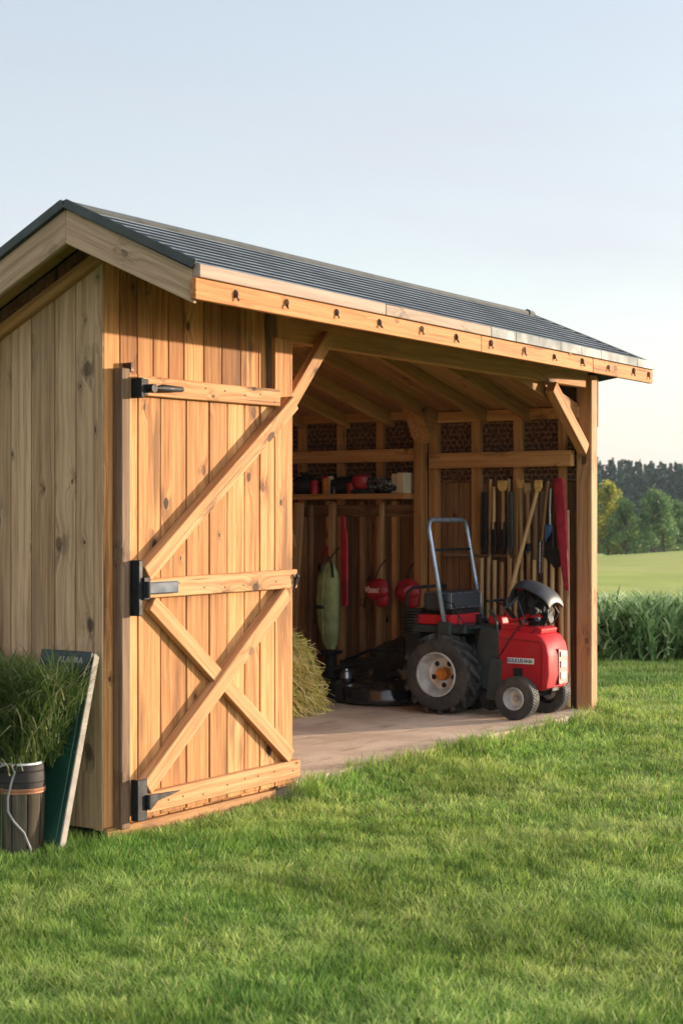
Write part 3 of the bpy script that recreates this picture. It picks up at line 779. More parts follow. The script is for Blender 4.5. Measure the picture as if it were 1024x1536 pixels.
# ---- right end wall, inside face
m = MB(); y = .12
while y < 3.0:
    w = random.uniform(.09, .14); m.box(5.69, 5.71, y + .003, min(y + w, 3.0) - .003, 0, 1.775 if y < 1.4 else 1.70); y += w
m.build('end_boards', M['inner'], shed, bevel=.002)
m = MB(); m.box(5.712, 5.735, .133, 3.0, -.1, 2.56); m.box(5.745, 5.76, .0, .2, 2.2, 2.58); m.build('end_wall', M['inner'], shed)
m = MB(); m.box(5.672, 5.69, .12, 3.0, 1.78, 2.40); m.build('lattice_panel', M['lattice'], shed)
m = MB(); m.box(5.59, 5.68, .10, 1.385, 2.268, 2.355); m.box(5.59, 5.68, 1.54, 3.0, 2.30, 2.385); m.build('wall_plate', M['frame'], shed, bevel=.004)
m = MB(); m.box(5.55, 5.612, .135, 1.41, 1.893, 2.018); m.build('girt', M['frame'], shed, bevel=.005)
m = MB(); m.box(5.55, 5.612, 1.53, 3.0, 1.957, 2.062); m.build('girt', M['frame'], shed, bevel=.005)
for yc, w, z0, z1 in ((2.72, .07, 0, 2.3), (2.318, .065, 0, 2.3), (1.925, .065, 0, 2.3), (1.01, .08, 0, 2.27), (.635, .075, 0, 2.27), (.25, .06, 0, 2.27), (2.43, .07, 0, 1.63), (1.78, .05, 0, 1.63), (1.56, .06, 0, 1.63), (2.10, .045, 0, 1.63)):
    m = MB(); m.box(5.615, 5.671, yc - w / 2, yc + w / 2, z0, z1); m.build('stud', M['frame'] if w > .045 else M['inner'], shed, bevel=.004)
m = MB(); m.box(5.50, 5.60, 1.445, 1.525, 0, 2.17); m.box(5.60, 5.67, 1.36, 1.44, 0, 2.3); m.build('post', M['frame'], shed, bevel=.005)
m = MB(); m.prism([(5.49, 1.445, 2.10), (5.49, 1.37, 2.16), (5.49, 1.46, 2.40), (5.49, 1.63, 2.40), (5.49, 1.53, 2.14)], (.11, 0, 0), .7); m.build('brace', M['frame'], shed, bevel=.004)
m = MB(); m.box(5.61, 5.665, 1.53, 3.0, 1.50, 1.60); m.build('ledger', M['inner'], shed, bevel=.004)
m = MB(); m.box(5.36, 5.61, 1.53, 2.98, 1.645, 1.69, 1); m.build('shelf', M['frame'], shed, bevel=.004)
m = MB(); y = .04
m.box(5.60, 5.66, .30, 1.30, 1.175, 1.20); m.build('tool_rail', M['greypost'], shed, bevel=.003)
# ceiling: boards falling to the right end plus rafters
m = MB(); CZ = lambda x: 2.87 - .235 * max(0, x - 3.45)
for i in range(24):
    y0, y1 = .11 + i * .1205, .228 + i * .1205
    for (xa, xb) in ((1.45, 3.45), (3.452, 5.68)):
        P = [V((xa, y0, CZ(xa))), V((xb, y0, CZ(xb))), V((xb, y1, CZ(xb))), V((xa, y1, CZ(xa)))]
        m.hexa(P + [p + V((0, 0, .018)) for p in P], 0)
m.build('ceiling_boards', M['ceil'], shed)
for yc in (.13, .54, .92, 1.37, 1.82, 2.26, 2.70):
    m = MB(); m.beam((3.45, yc, 2.87 - .052), (5.66, yc, CZ(5.66) - .052), .05, .10, (0, 0, 1)); m.build('rafter', M['frame'], shed, bevel=.003)
m = MB(); m.box(1.45, 3.45, .5, .55, 2.78, 2.868); m.box(1.45, 3.45, 1.5, 1.55, 2.78, 2.868); m.box(3.42, 3.47, .11, 3.0, 2.70, 2.78); m.build('tie_beam', M['frame'], shed, bevel=.003)

# ================================================================== TRACTOR
tr = thing('garden_tractor', 'small red garden tractor with steel roll bar parked facing out of the shed', 'tractor', (5.04, .5, 0))
def wheel(cx, cy, R_, w, rr, outer, lugs, hub, name='wheel'):
    # cx: x of the outer face; outer = -1 if outer face looks to -X
    s = outer; m = MB(); c = V((cx, cy, R_))
    dl = .022 if lugs else 0
    X = lambda t_: -s * t_           # t measured from outer face inwards
    prof = [(X(.03 * w), rr * 1.0), (X(-.01 * w), rr * 1.05), (X(-.03 * w), rr * 1.2), (X(-.03 * w), (rr + R_) / 2), (X(0), R_ * .93 - dl), (X(.10 * w), R_ * .975 - dl), (X(.25 * w), R_ * .985 - .006 - dl), (X(.5 * w), R_ - .006 - dl), (X(.75 * w), R_ * .985 - .006 - dl), (X(.9 * w), R_ * .975 - dl), (X(w), R_ * .93 - dl), (X(1.03 * w), (rr + R_) / 2), (X(w), rr * 1.1), (X(.9 * w), rr)]
    m.lathe(prof, c, (1, 0, 0), 64)
    if lugs:
        for k in range(lugs):
            for side in (0, 1):
                a0 = 2 * math.pi * (k + .5 * side) / lugs; P = []
                xs = [.02, .27, .53] if side == 0 else [.98, .73, .47]
                da = [0.0, .16, .32]
                pts = []
                for q, dd in zip(xs, da):
                    a = a0 + dd; rad = R_ * (.955 if q in (.02, .98) else (.985 if q in (.27, .73) else .985))
                    pts.append((q, a, rad))
                for (q1, a1, r1), (q2, a2, r2) in zip(pts[:-1], pts[1:]):
                    vs = []
                    for (q, a, r_) in ((q1, a1, r1), (q2, a2, r2)):
                        for (dr, dw) in ((-.05, -.09), (-.05, .09), (.012, .06), (.012, -.06)):
                            aa = a + dw * (1 if side == 0 else 1); rad = r_ + dr
                            vs.append(c + V((X(q * w), math.cos(aa) * rad, math.sin(aa) * rad)))
                    m.add(vs, [(0, 1, 2, 3), (7, 6, 5, 4), (0, 4, 5, 1), (1, 5, 6, 2), (2, 6, 7, 3), (3, 7, 4, 0)])
    else:
        for k in range(44):
            for q in (.14, .34, .56, .78):
                a = 2 * math.pi * (k + .5 * (q in (.34, .78))) / 44; rad = R_ - .004
                p = c + V((X(q * w), math.cos(a) * rad, math.sin(a) * rad)); d = V((0, math.cos(a), math.sin(a)))
                m.beam(p - d * .004, p + d * .004, w * .17, .016, V((0, -math.sin(a), math.cos(a))))
    ty = m.build('tyre', M['rubber'], tr, smooth=True)
    m = MB()
    m.lathe([(X(.06 * w), rr * 1.03), (X(-.01), rr * 1.03), (X(-.014), rr * .97), (X(.02), rr * .90), (X(.25 * w), rr * .80), (X(.45 * w), rr * .72), (X(.5 * w), rr * .5), (X(.48 * w), rr * .3), (X(.30 * w), rr * .24), (X(.28 * w), rr * .1), (X(.28 * w), 0)], c, (1, 0, 0), 48)
    rim = m.build('rim', M['rim'], ty, smooth=True)
    m = MB()
    if hub:
        m.lathe([(X(.48 * w), .05), (X(.2 * w), .048), (X(.12 * w), .035), (X(.10 * w), 0)], c + V((0, -.015, -.0)), (1, 0, 0), 9); m.build('hub', M['orange'], ty)
        for k in range(5):
            a = .9 + k * 2 * math.pi / 5; MB().lathe([(X(.475 * w), 0.022), (X(.46 * w), 0.018), (X(.455 * w), 0)], c + V((0, math.cos(a) * rr * .55, math.sin(a) * rr * .55)), (1, 0, 0), 8).build('rim_hole', M['dark'], rim)
    else:
        m.lathe([(X(.3 * w), .022), (X(.18 * w), .018), (X(.17 * w), 0)], c, (1, 0, 0), 14); m.build('hub', M['steel'], ty, smooth=True)
    return ty
wheel(4.72, .86, .305, .235, .165, -1, 15, True)
wheel(5.36, .86, .305, .235, .165, 1, 15, True)
wheel(4.72, .205, .160, .115, .082, -1, 0, False)
wheel(5.36, .205, .160, .115, .082, 1, 0, False)
m = MB(); m.tube([(4.86, .86, .305), (5.22, .86, .305)], .04, 12); m.tube([(4.8, .205, .16), (5.3, .205, .16)], .022, 10); m.box(4.98, 5.10, .02, .95, .20, .27); m.build('axle', M['black'], tr, bevel=.004)
# hood
X0, X1 = 4.855, 5.215
m = MB(); pr = [(.40, .235), (.37, .222), (.05, .212), (.005, .235), (-.012, .33), (-.008, .47), (.012, .56), (.05, .612), (.10, .635), (.30, .650), (.40, .655)]
# loft with inward taper at the top edges
vs = []; fs = []; secs = [(0, .05), (.012, .022), (.035, .006), (.08, 0), (1 - .08, 0), (1 - .035, .006), (1 - .012, .022), (1, .05)]
for t_, ins in secs:
    x = X0 + (X1 - X0) * t_; cy, cz = .25, .43
    for (y, z) in pr:
        vs.append((x, y + (ins * .9 if y < .1 else 0), z - (ins if z > .5 else -ins * .4)))
n = len(pr)
for i in range(len(secs) - 1):
    for k in range(n):
        j = (k + 1) % n; fs.append((i * n + k, i * n + j, (i + 1) * n + j, (i + 1) * n + k))
fs += [tuple(range(n - 1, -1, -1)), tuple((len(secs) - 1) * n + k for k in range(n))]
m.add(vs, fs); hood = m.build('hood', M['red'], tr, smooth=True)
m = MB(); m.prism([(4.90, .41, .640), (4.90, .075, .628), (4.90, .065, .665), (4.90, .10, .678), (4.90, .41, .695)], (.27, 0, 0)); m.build('hood_lid', M['red'], hood, bevel=.01, seg=3)
m = MB(); m.prism([(4.92, .52, .69), (4.92, .40, .69), (4.92, .41, .745), (4.92, .52, .75)], (.22, 0, 0)); m.build('dash_cowl', M['red'], hood, bevel=.012, seg=3)
m = MB(); xx = X0 - .0026
m.beam((xx, .39, .592), (xx, .045, .575), .004, .006); m.beam((xx, .045, .575), (xx, .045, .24), .004, .005, (0, 1, 0)); m.beam((xx, .045, .24), (xx, .24, .245), .004, .004)
m.beam((4.897, .24, .632), (4.897, .24, .70), .003, .004, (0, 1, 0)); m.build('panel_gap', M['reddark'], hood)
m = MB(); m.box(xx - .003, xx + .003, .20, .275, .255, .375); m.build('side_vent', M['dark'], hood, bevel=.002)
m = MB(); m.box(xx - .002, xx + .002, .105, .325, .408, .450); bd = m.build('badge', M['white'], hood)
def text(s, size, loc, rot, mat, parent, name='lettering', ext=.001, shear=0, sx=1):
    cu = bpy.data.curves.new('txt', 'FONT'); cu.body = s; cu.size = size; cu.extrude = ext; cu.align_x = 'CENTER'; cu.align_y = 'CENTER'; cu.shear = shear; cu.offset = size * .018
    o = bpy.data.objects.new('txt', cu); COL.objects.link(o); bpy.context.view_layer.update()
    me = bpy.data.meshes.new_from_object(o.evaluated_get(bpy.context.evaluated_depsgraph_get())); bpy.data.objects.remove(o); bpy.data.curves.remove(cu)
    me.name = name; me.transform(Matrix.Translation(V(loc) - wloc(parent)) @ rot @ Matrix.Diagonal((sx, 1, 1, 1)))
    me.materials.clear(); me.materials.append(mat)
    n = bpy.data.objects.new(name, me); COL.objects.link(n); n.parent = parent; return n
RX = Matrix(((0, 0, -1, 0), (-1, 0, 0, 0), (0, 1, 0, 0), (0, 0, 0, 1)))   # text readable from -X : right = -Y, up = +Z
text('BULKUS', .040, (xx - .0035, .262, .4285), RX, M['bluetext'], bd, sx=.95); text('10-26', .032, (xx - .0035, .155, .4285), RX, M['kegdark'], bd, sx=.95)
# front column of pale patches
m = MB(); m.prism([(5.02, -.018, .25), (5.17, -.018, .25), (5.165, -.018, .50), (5.02, -.014, .52)], (0, .012, 0)); gr = m.build('grille', M['reddark'], hood, bevel=.004)
for z, hgt in ((.475, .04), (.40, .05), (.315, .055)):
    m = MB(); m.box(5.045, 5.145, -.023, -.0175, z - hgt / 2, z + hgt / 2); m.build('pale_patch', M['lens'], hood, bevel=.006, seg=2)  # pale pink rectangles set one above another on the nose
# body panels between hood and rear wheel
m = MB(); m.prism([(4.865, .60, .23), (4.865, .405, .15), (4.865, .41, .42), (4.865, .415, .56), (4.865, .42, .66), (4.865, .56, .68), (4.865, .60, .5)], (.33, 0, 0)); m.build('body_panel', M['plastic'], tr, bevel=.012, seg=2)
m = MB(); m.prism([(4.84, .50, .13), (4.84, .385, .12), (4.84, .37, .43), (4.84, .47, .45)], (.05, 0, 0)); m.tube([(4.90, .50, .80), (4.88, .44, .74), (4.87, .41, .62), (4.87, .40, .42)], .013, 8); m.build('side_guard', M['plastic'], tr, bevel=.008)
m = MB(); m.lathe([(-.15, 0), (-.15, .07), (-.1, .085), (.1, .085), (.15, .07), (.15, 0)], (5.02, .50, .12), (1, 0, 0), 20); m.build('footrest', M['black'], tr, smooth=True)
m = MB(); m.box(4.80, 5.27, .78, 1.10, .675, .752); m.build('fender_deck', M['red'], tr, bevel=.012, seg=3)
m = MB(); m.box(4.78, 5.28, .64, 1.10, .615, .672); m.box(4.80, 5.27, .56, .78, .655, .68); m.build('fender', M['plastic'], tr, bevel=.01, seg=2)
m = MB(); m.box(4.86, 5.26, .80, 1.05, .752, .785); m.box(4.90, 4.94, .58, .62, .45, .76); m.box(5.1, 5.14, .62, .66, .45, .7); m.build('seat_bracket', M['black'], tr, bevel=.004)
m = MB(); m.box(4.80, 5.31, .79, 1.02, .785, .925); st = m.build('seat', M['vinyl'], tr, bevel=.022, seg=3)
m = MB(); 
for zz in (.80, .912): m.tube([(4.82, .787, zz), (5.29, .787, zz)], .004, 6)
for x in (4.82, 5.29): m.tube([(x, .787, .80), (x, .787, .912)], .004, 6)
m.tube([(4.80, .79, .918), (4.80, 1.0, .918)], .004, 6); m.build('piping', M['steel'], st)
m = MB(); fl = [V((4.775, .815, .66)), V((4.775, .955, 1.40))]; frt = [V((5.375, .815, .66)), V((5.375, .955, 1.40))]
pts = [fl[0], fl[0].lerp(fl[1], .5), fl[1]]
for k in range(1, 7):
    a = k / 6 * math.pi / 2; pts.append(V((4.775 + .07 * (1 - math.cos(a)), .955 + .014 * math.sin(a), 1.40 + .075 * math.sin(a))))
for k in range(0, 6):
    a = k / 6 * math.pi / 2; pts.append(V((5.375 - .07 * (1 - math.sin(a)), .955 + .014 * math.cos(a), 1.40 + .075 * math.cos(a))))
pts += [frt[1], frt[1].lerp(frt[0], .5), frt[0]]
m.tube(pts, .019, 12); rb = m.build('roll_bar', M['rops'], tr, smooth='full')
m = MB(); m.tube([(4.785, .925, 1.245), (5.365, .925, 1.245)], .011, 8); m.build('cross_bar', M['black'], tr, smooth=True)
for xb in (4.75, 5.35): MB().box(xb, xb + .05, .76, .87, .60, .70).build('roll_bar_bracket', M['plastic'], tr, bevel=.005)
# rear engine and coil behind seat
m = MB()
for k in range(9): m.lathe([(0, .0), (0, .085), (.012, .085), (.012, 0)], (4.84, 1.13, .60 + k * .022), (0, 0, 1), 20)
m.blob((5.0, 1.12, .66), .15, 3, .3, 2, 18, (1.2, .8, .9)); m.box(4.80, 5.2, 1.04, 1.18, .40, .62); m.lathe([(0, 0), (0, .06), (.1, .06), (.1, 0)], (4.82, 1.05, .50), (-1, 0, 0), 16)
m.build('engine', M['black'], tr, smooth=True)
m = MB(); m.tube([(4.80, 1.17, .78), (4.80, 1.16, .92), (4.82, 1.12, .955), (4.9, 1.05, .96), (5.2, 1.05, .96), (5.28, 1.1, .95), (5.3, 1.17, .78)], .012, 8); m.tube([(4.78, .80, .78), (4.77, .70, .76), (4.765, .64, .70), (4.765, .70, .60)], .004, 6); m.tube([(4.79, .84, .86), (4.77, .74, .84), (4.76, .69, .76), (4.77, .70, .67)], .0045, 6); m.build('hose', M['black'], tr, smooth=True)
# steering / engine cluster over the hood
m = MB()
m.lathe([(0, .0), (0, .07), (.012, .07), (.014, .05), (.026, .05), (.028, .07), (.04, .07), (.042, .05), (.054, .05), (.056, .07), (.07, .07), (.07, .03), (.11, .03), (.11, 0)], (5.02, .16, .69), (0, 0, 1), 20)
m.lathe([(-.05, 0), (-.05, .045), (.05, .045), (.05, 0)], (5.03, .10, .75), (0, 1, 0), 16)
m.box(4.95, 5.09, .10, .24, .76, .86); m.tube([(4.93, .25, .68), (4.92, .27, .80), (4.95, .24, .90)], .012, 8); m.tube([(5.08, .07, .70), (5.10, .03, .78), (5.06, .05, .84), (5.02, .1, .86)], .011, 8)
m.tube([(4.96, .08, .69), (4.94, .04, .75), (4.97, .05, .82)], .009, 8); m.tube([(4.94, .30, .71), (4.93, .40, .84), (4.93, .46, .86)], .009, 8); m.tube([(5.0, .32, .72), (5.0, .44, .86), (5.0, .5, .865)], .008, 8)
m.tube([(4.86, .50, .865), (5.0, .45, .87), (5.16, .45, .87)], .010, 8); m.lathe([(0, 0), (0, .03), (.05, .03), (.05, 0)], (4.93, .13, .80), (-1, 0, 0), 14)
m.build('engine', M['black'], tr, smooth=True)
m = MB(); m.tube([(4.915, .20, .70), (4.905, .235, .80), (4.91, .26, .86), (4.93, .27, .875)], .005, 6); m.box(4.92, 4.96, .33, .37, .82, .895); m.lathe([(0, 0), (0, .018), (.02, .018), (.02, 0)], (4.91, .10, .74), (-1, 0, 0), 10); m.lathe([(0, 0), (0, .012), (.02, .012), (.02, 0)], (4.93, .03, .80), (-1, 0, 0), 10)
m.tube([(4.92, .27, .90), (4.92, .30, .87), (4.92, .40, .80)], .008, 6); m.build('lever', M['strap'], tr, smooth=True)
m = MB(); m.box(4.93, 5.10, .10, .22, .745, .775); m.box(4.94, 4.97, .255, .285, .95, .99); m.tube([(4.94, .34, .70), (4.93, .42, .86)], .008, 6); m.tube([(4.93, .33, .72), (4.93, .20, .75)], .015, 8); m.build('engine_cowl', M['red'], tr, bevel=.004)
# arched black shield
m = MB(); prof = [(.33, .885), (.325, .96), (.285, 1.012), (.22, 1.012), (.14, .982), (.07, .945), (.025, .90), (.02, .85)]
vs = []; fs = []; wd = [(.0, .035), (.15, .008), (.5, -.008), (.85, .008), (1, .035)]
for i, (y, z) in enumerate(prof):
    hw = .12 + .03 * math.sin(math.pi * i / 7)
    for t_, dz in wd: vs.append((5.03 - hw + 2 * hw * t_, y, z - dz * 1.3))
n = len(wd)
for i in range(len(prof) - 1):
    for k in range(n - 1): fs.append((i * n + k, i * n + k + 1, (i + 1) * n + k + 1, (i + 1) * n + k))
m.add(vs, fs); sh = m.build('shield', M['shield'], tr, smooth='full')
q = sh.modifiers.new('s', 'SUBSURF'); q.levels = q.render_levels = 2; q = sh.modifiers.new('t', 'SOLIDIFY'); q.thickness = .012
m = MB(); m.box(4.97, 5.09, .24, .30, .86, .99); m.tube([(5.03, .2, .84), (5.03, .2, .99)], .03, 8); m.blob((5.04, .19, .84), .12, 12, .35, 3, 20, (.9, 1.05, 1.15)); m.build('shield_bracket', M['black'], tr, bevel=.005)
m = MB(); m.tube([(4.89, .24, .69), (4.845, .27, .63), (4.845, .36, .50), (4.84, .40, .44)], .0045, 6); m.tube([(4.895, .10, .70), (4.88, .115, .66), (4.87, .13, .635)], .004, 6); m.build('cable', M['black'], tr, smooth=True)

# ================================================================== THINGS ON THE FLOOR
# black mower deck
dk = thing('mower_deck', 'glossy black mower deck lying on the dirt floor left of the big tractor wheel', 'mower deck', (5.18, 1.8, 0))
m = MB(); prof = [(.0, .34), (.10, .345), (.125, .33), (.14, .27), (.165, .2), (.17, 0)]
m.lathe([(z, r_) for z, r_ in prof], (5.2, 1.62, .02), (0, 0, 1), 28); m.lathe([(z, r_ * .85) for z, r_ in prof], (5.22, 1.98, .025), (0, 0, 1), 28)
m.build('shell', M['glossblack'], dk, smooth=True)
m = MB(); m.lathe([(0, .05), (.05, .045), (.06, .03), (.075, .028), (.08, 0)], (5.12, 1.93, .19), (0, 0, 1), 16); m.build('spindle_cap', M['steel'], dk, smooth=True)
m = MB(); m.beam((5.0, 2.15, .24), (5.15, 1.42, .40), .03, .025); m.beam((5.05, 2.2, .16), (5.0, 1.55, .15), .03, .02); m.tube([(4.9, 2.1, .03), (4.95, 1.7, .03), (5.0, 1.35, .05)], .01, 8); m.tube([(5.35, 2.1, .3), (5.2, 1.75, .42), (5.2, 1.4, .43)], .015, 8); m.build('linkage', M['black'], dk, bevel=.004)
m = MB(); m.box(4.96, 5.06, 2.02, 2.16, .03, .15); m.build('discharge_cover', M['red'], dk, bevel=.02, seg=2)
tp = MB(); tp.blob((5.48, 1.62, .20), .28, 5, .35, 2.4, 28, (.6, 1.15, .9)); tp.blob((5.45, 1.38, .40), .2, 9, .4, 3, 24, (.6, .8, 1.0)); tp.blob((5.46, 2.0, .16), .22, 7, .35, 2.4, 24, (.6, 1.2, .8))
tag(tp.build('tarpaulin', M['glossblack'], loc=(5.48, 1.75, 0), smooth='full'), 'crumpled black tarpaulin heaped against the wall behind the mower deck', 'tarpaulin')
# wooden crate at the right post
ct = thing('crate', 'low pale-topped wooden crate between tractor nose and corner post', 'crate', (5.5, .3, 0))
m = MB(); m.box(5.40, 5.60, .16, .50, .215, .25); m.build('lid', M['drip'], ct, bevel=.003)
m = MB(); m.box(5.41, 5.59, .17, .49, .12, .205); m.box(5.42, 5.58, .18, .48, 0, .12); m.build('body', M['inner'], ct, bevel=.003)
# hay heap
def strands(name, c, rx, ry, H, n, mat, wid, seed, layers, tubes=True, droop=1.0, lab=None, cat=None):
    rs = random.Random(seed); m = MB(); c = V(c)
    for i in range(n):
        a = rs.uniform(0, 6.28); el = rs.uniform(.05, 1.5); q = rs.uniform(.80, 1.04)
        ce = math.cos(el) ** .6; se = math.sin(el) ** .75; base = V((math.cos(a) * ce * rx * q, math.sin(a) * ce * ry * q, se * H * q))
        tang = V((-math.sin(a) + rs.gauss(0, .5), math.cos(a) + rs.gauss(0, .5), rs.gauss(-.1, .5))).normalized()
        down = V((math.cos(a) * rx * .9, math.sin(a) * ry * .9, -H * 1.2)).normalized()
        L_ = rs.uniform(.12, .36); p = c + base; pts = [p]; d = (tang * rs.uniform(.5, 1.2) + down * rs.uniform(-.1, .8)).normalized()
        for k in range(4):
            p = p + d * L_ / 4
            q_ = V(((p.x - c.x) / rx, (p.y - c.y) / ry, p.z / H)); e_ = (abs(q_.x ** 2 + q_.y ** 2) ** 1.35 + abs(q_.z) ** 2.2) ** .42
            lim = 1.02 + .30 * rs.random() ** 2.5 + (.16 if p.z < .12 else 0)
            if e_ > lim: p = c + (p - c) * (lim / e_)
            if p.z < .006: p.z = .006 + rs.random() * .01
            pts.append(p); d = (d + down * .12 + V((rs.gauss(0, .2), rs.gauss(0, .2), rs.gauss(0, .12)))).normalized()
        w = wid * rs.uniform(.6, 1.4); side = V((rs.gauss(0, 1), rs.gauss(0, 1), rs.gauss(0, 1)))
        vs = []; 
        for k, p in enumerate(pts):
            dd = (pts[min(k + 1, 4)] - pts[max(k - 1, 0)]).normalized(); s_ = dd.cross(side).normalized() * w * (1 - .15 * k) / 2
            vs += [p - s_, p + s_]
        tn = rs.random()
        m.add(vs, [(2 * k, 2 * k + 1, 2 * k + 3, 2 * k + 2) for k in range(4)], [(0, 0, 0)] * 10, tn)
    return m
hy = thing('hay_heap', 'waist-low heap of cut green and yellow straw just inside the door', 'hay', (4.15, 2.12, 0))
m = strands('hay', (4.15, 2.10, 0), .44, .46, .62, 7500, M['hay'], .0105, 3, 3); m.build('loose_straw', M['hay'], hy)
m = MB(); m.blob((4.15, 2.12, .10), .47, 2, .15, 2, 28, (.8, .9, 1.0)); m.build('core', plain('straw_core', (.13, .12, .035), .95, 0, .5, 40, .8), hy, smooth='full')

# ================================================================== LEFT OF THE SHED
gb = thing('leaning_board', 'dark green painted board with pale edge leaning on the shed end wall', 'board', (-.31, .16, GZ))
def bpt(u, v, w=0):  # u across (0 right edge .. 1 left), v up, w out of the face
    a = V((-.315, -.012, GZ - .01)); up = V((-.052, -.004, .83)) - a; ac = V((.0, .345, 0)); nrm = up.cross(ac).normalized() * -1
    if nrm.x > 0: nrm = -nrm
    return a + up * v + ac * u + nrm * w
m = MB(); P = [bpt(0.03, 0, 0), bpt(1, 0, 0), bpt(1, 1, 0), bpt(.03, 1, 0)]; Q = [bpt(.03, 0, .03), bpt(1, 0, .03), bpt(1, 1, .03), bpt(.03, 1, .03)]
m.hexa(P + Q); panel = m.build('panel', M['green'], gb, bevel=.003)
m = MB(); P = [bpt(-.0, 0, -.002), bpt(.028, 0, -.002), bpt(.028, .90, -.002), bpt(-.0, .99, -.002)]; Q = [bpt(-.0, 0, .037), bpt(.028, 0, .037), bpt(.028, .90, .037), bpt(-.0, .99, .037)]
m.hexa(P + Q, 2); m.build('edge_strip', M['edge'], gb, bevel=.002)
m = MB(); P = [bpt(.06, .62, .031), bpt(.16, .0, .031), bpt(.30, .0, .031), bpt(.10, .62, .031)]; m.add(P, [(0, 1, 2, 3)]); m.v = m.v
P = [bpt(.10, 0, .031), bpt(.22, 0, .031), bpt(.22, .8, .031), bpt(.10, .8, .031)]; m = MB(); m.hexa(P + [bpt(.10, 0, .036), bpt(.22, 0, .036), bpt(.22, .8, .036), bpt(.10, .8, .036)]); m.build('batten', M['green'], gb, bevel=.003)
m = MB(); P = [bpt(.04, .83, .031), bpt(1, .83, .031), bpt(1, 1.004, .031), bpt(.04, 1.004, .031)]; Q = [bpt(.04, .83, .045), bpt(1, .83, .045), bpt(1, 1.004, .045), bpt(.04, 1.004, .045)]; m.hexa(P + Q)
cap = m.build('cap', M['greendark'], gb, bevel=.004)
up = (bpt(0, 1) - bpt(0, 0)).normalized(); rt_ = V((0, -1, 0)); nm = rt_.cross(up).normalized()
rotb = Matrix(((rt_.x, up.x, nm.x, 0), (rt_.y, up.y, nm.y, 0), (rt_.z, up.z, nm.z, 0), (0, 0, 0, 1)))
text('ALAURA', .042, bpt(.40, .955, .047), rotb, M['edge'], cap, sx=1.0); text('(K)', .032, bpt(.46, .905, .047), rotb, M['edge'], cap)

kg = thing('keg', 'old dark staved keg with copper band and white rim on the grass', 'keg', (-.41, .17, GZ))
c = V((-.41, .17, GZ))
m = MB()
for k in range(9):
    a0 = 2 * math.pi * (k + .04) / 9; a1 = 2 * math.pi * (k + .96) / 9; vs = []
    for i, (z, r_) in enumerate(((-.01, .098), (.1, .104), (.2, .108), (.295, .109))):
        for q in range(5):
            a = a0 + (a1 - a0) * q / 4; rr = r_ * (1 + .02 * math.sin(q / 4 * math.pi)); vs.append(c + V((math.cos(a) * rr, math.sin(a) * rr, z)))
    oo = V((random.uniform(0, 30), random.uniform(0, 30), 0))
    m.add(vs, [(i * 5 + q, i * 5 + q + 1, (i + 1) * 5 + q + 1, (i + 1) * 5 + q) for i in range(3) for q in range(4)], [oo + V((v.z, math.atan2(v.y - c.y, v.x - c.x) * .1, 0)) for v in vs])
m.build('staves', M['staves'], kg, smooth=True)
m = MB(); m.lathe([(-.02, .094), (.29, .104)], c, n=32); m.build('liner', M['dark'], kg)
m = MB(); m.lathe([(.292, .108), (.297, .114), (.303, .114), (.305, .112), (.31, .1155), (.317, .1155), (.32, .11)], c, n=48); m.build('band', M['copper'], kg, smooth=True)
m = MB(); m.lathe([(.318, .109), (.345, .112), (.346, .108), (.35, .112), (.395, .110), (.397, .105), (.402, .109), (.425, .106), (.43, .098), (.426, .09), (.42, .0)], c, n=48); m.build('drum', M['kegdark'], kg, smooth=True)
m = MB(); m.lathe([(.428, .100), (.437, .098), (.438, .086), (.430, .084)], c, n=48); m.build('rim', M['white'], kg, smooth=True)
cb = MB(); cb.tube([c + V(p) for p in ((-.17, .05, .40), (-.13, -.0, .43), (-.105, -.035, .44), (-.10, -.055, .40), (-.108, -.045, .36), (-.118, -.030, .28), (-.118, -.03, .22), (-.108, -.06, .17), (-.08, -.095, .12), (-.06, -.115, .05), (-.06, -.13, 0.0))], .0055, 8)
tag(cb.build('cable', M['rope'], loc=tuple(c), smooth='full'), 'grey cable looped over the keg rim and trailing to the grass', 'cable')

# tall long-grass clump
def clump():
    n = 15000; rs = rng
    t_ = thing('grass_clump', 'tall arching long-grass clump behind the keg against the end wall', 'plant', (-.34, .62, GZ))
    hf = rs.uniform(0, 1, n); hf[:int(n * .75)] = rs.uniform(.3, 1, int(n * .75))
    z0 = GZ + hf * .74; cy = (.20 - .22 * hf) + .40 * (hf < .52) + rs.uniform(0, 1, n) * 1.1
    bx_ = -.315 + (z0 - GZ) * .27
    cx = bx_ - .03 - rs.uniform(0, 1, n) * (.36 - .12 * hf)
    h = rs.uniform(.12, .30, n); w = rs.uniform(.003, .0085, n); ang = rs.uniform(0, 6.28, n); lean = rs.uniform(.4, 1.6, n)
    tone = np.clip(rs.normal(.4, .22, n) + .15 * (hf - .5), 0, .92); dd = rs.random(n) < .09; tone[dd] = .98
    o = blades_mesh('foliage', np.stack([cx, cy, z0], 1) - np.array([-.34, .62, GZ]), h, w, ang, lean, tone, M['bush'], 4, 1.9); o.parent = t_
    m = MB(); r2 = random.Random(4)
    for i in range(220):
        x = r2.uniform(-.55, -.08); y = r2.uniform(.18, 1.35); a = r2.uniform(0, 6.28); L_ = r2.uniform(.1, .22)
        top = V((x + math.cos(a) * L_ * .5, y + math.sin(a) * L_ * .5, GZ + r2.uniform(.5, .88)))
        m.tube([(x, y, GZ), (x, y, GZ + .3), top], [.004, .003, .0012], 4)
    m.build('stalks', M['bush'], t_)
    return t_
clump()

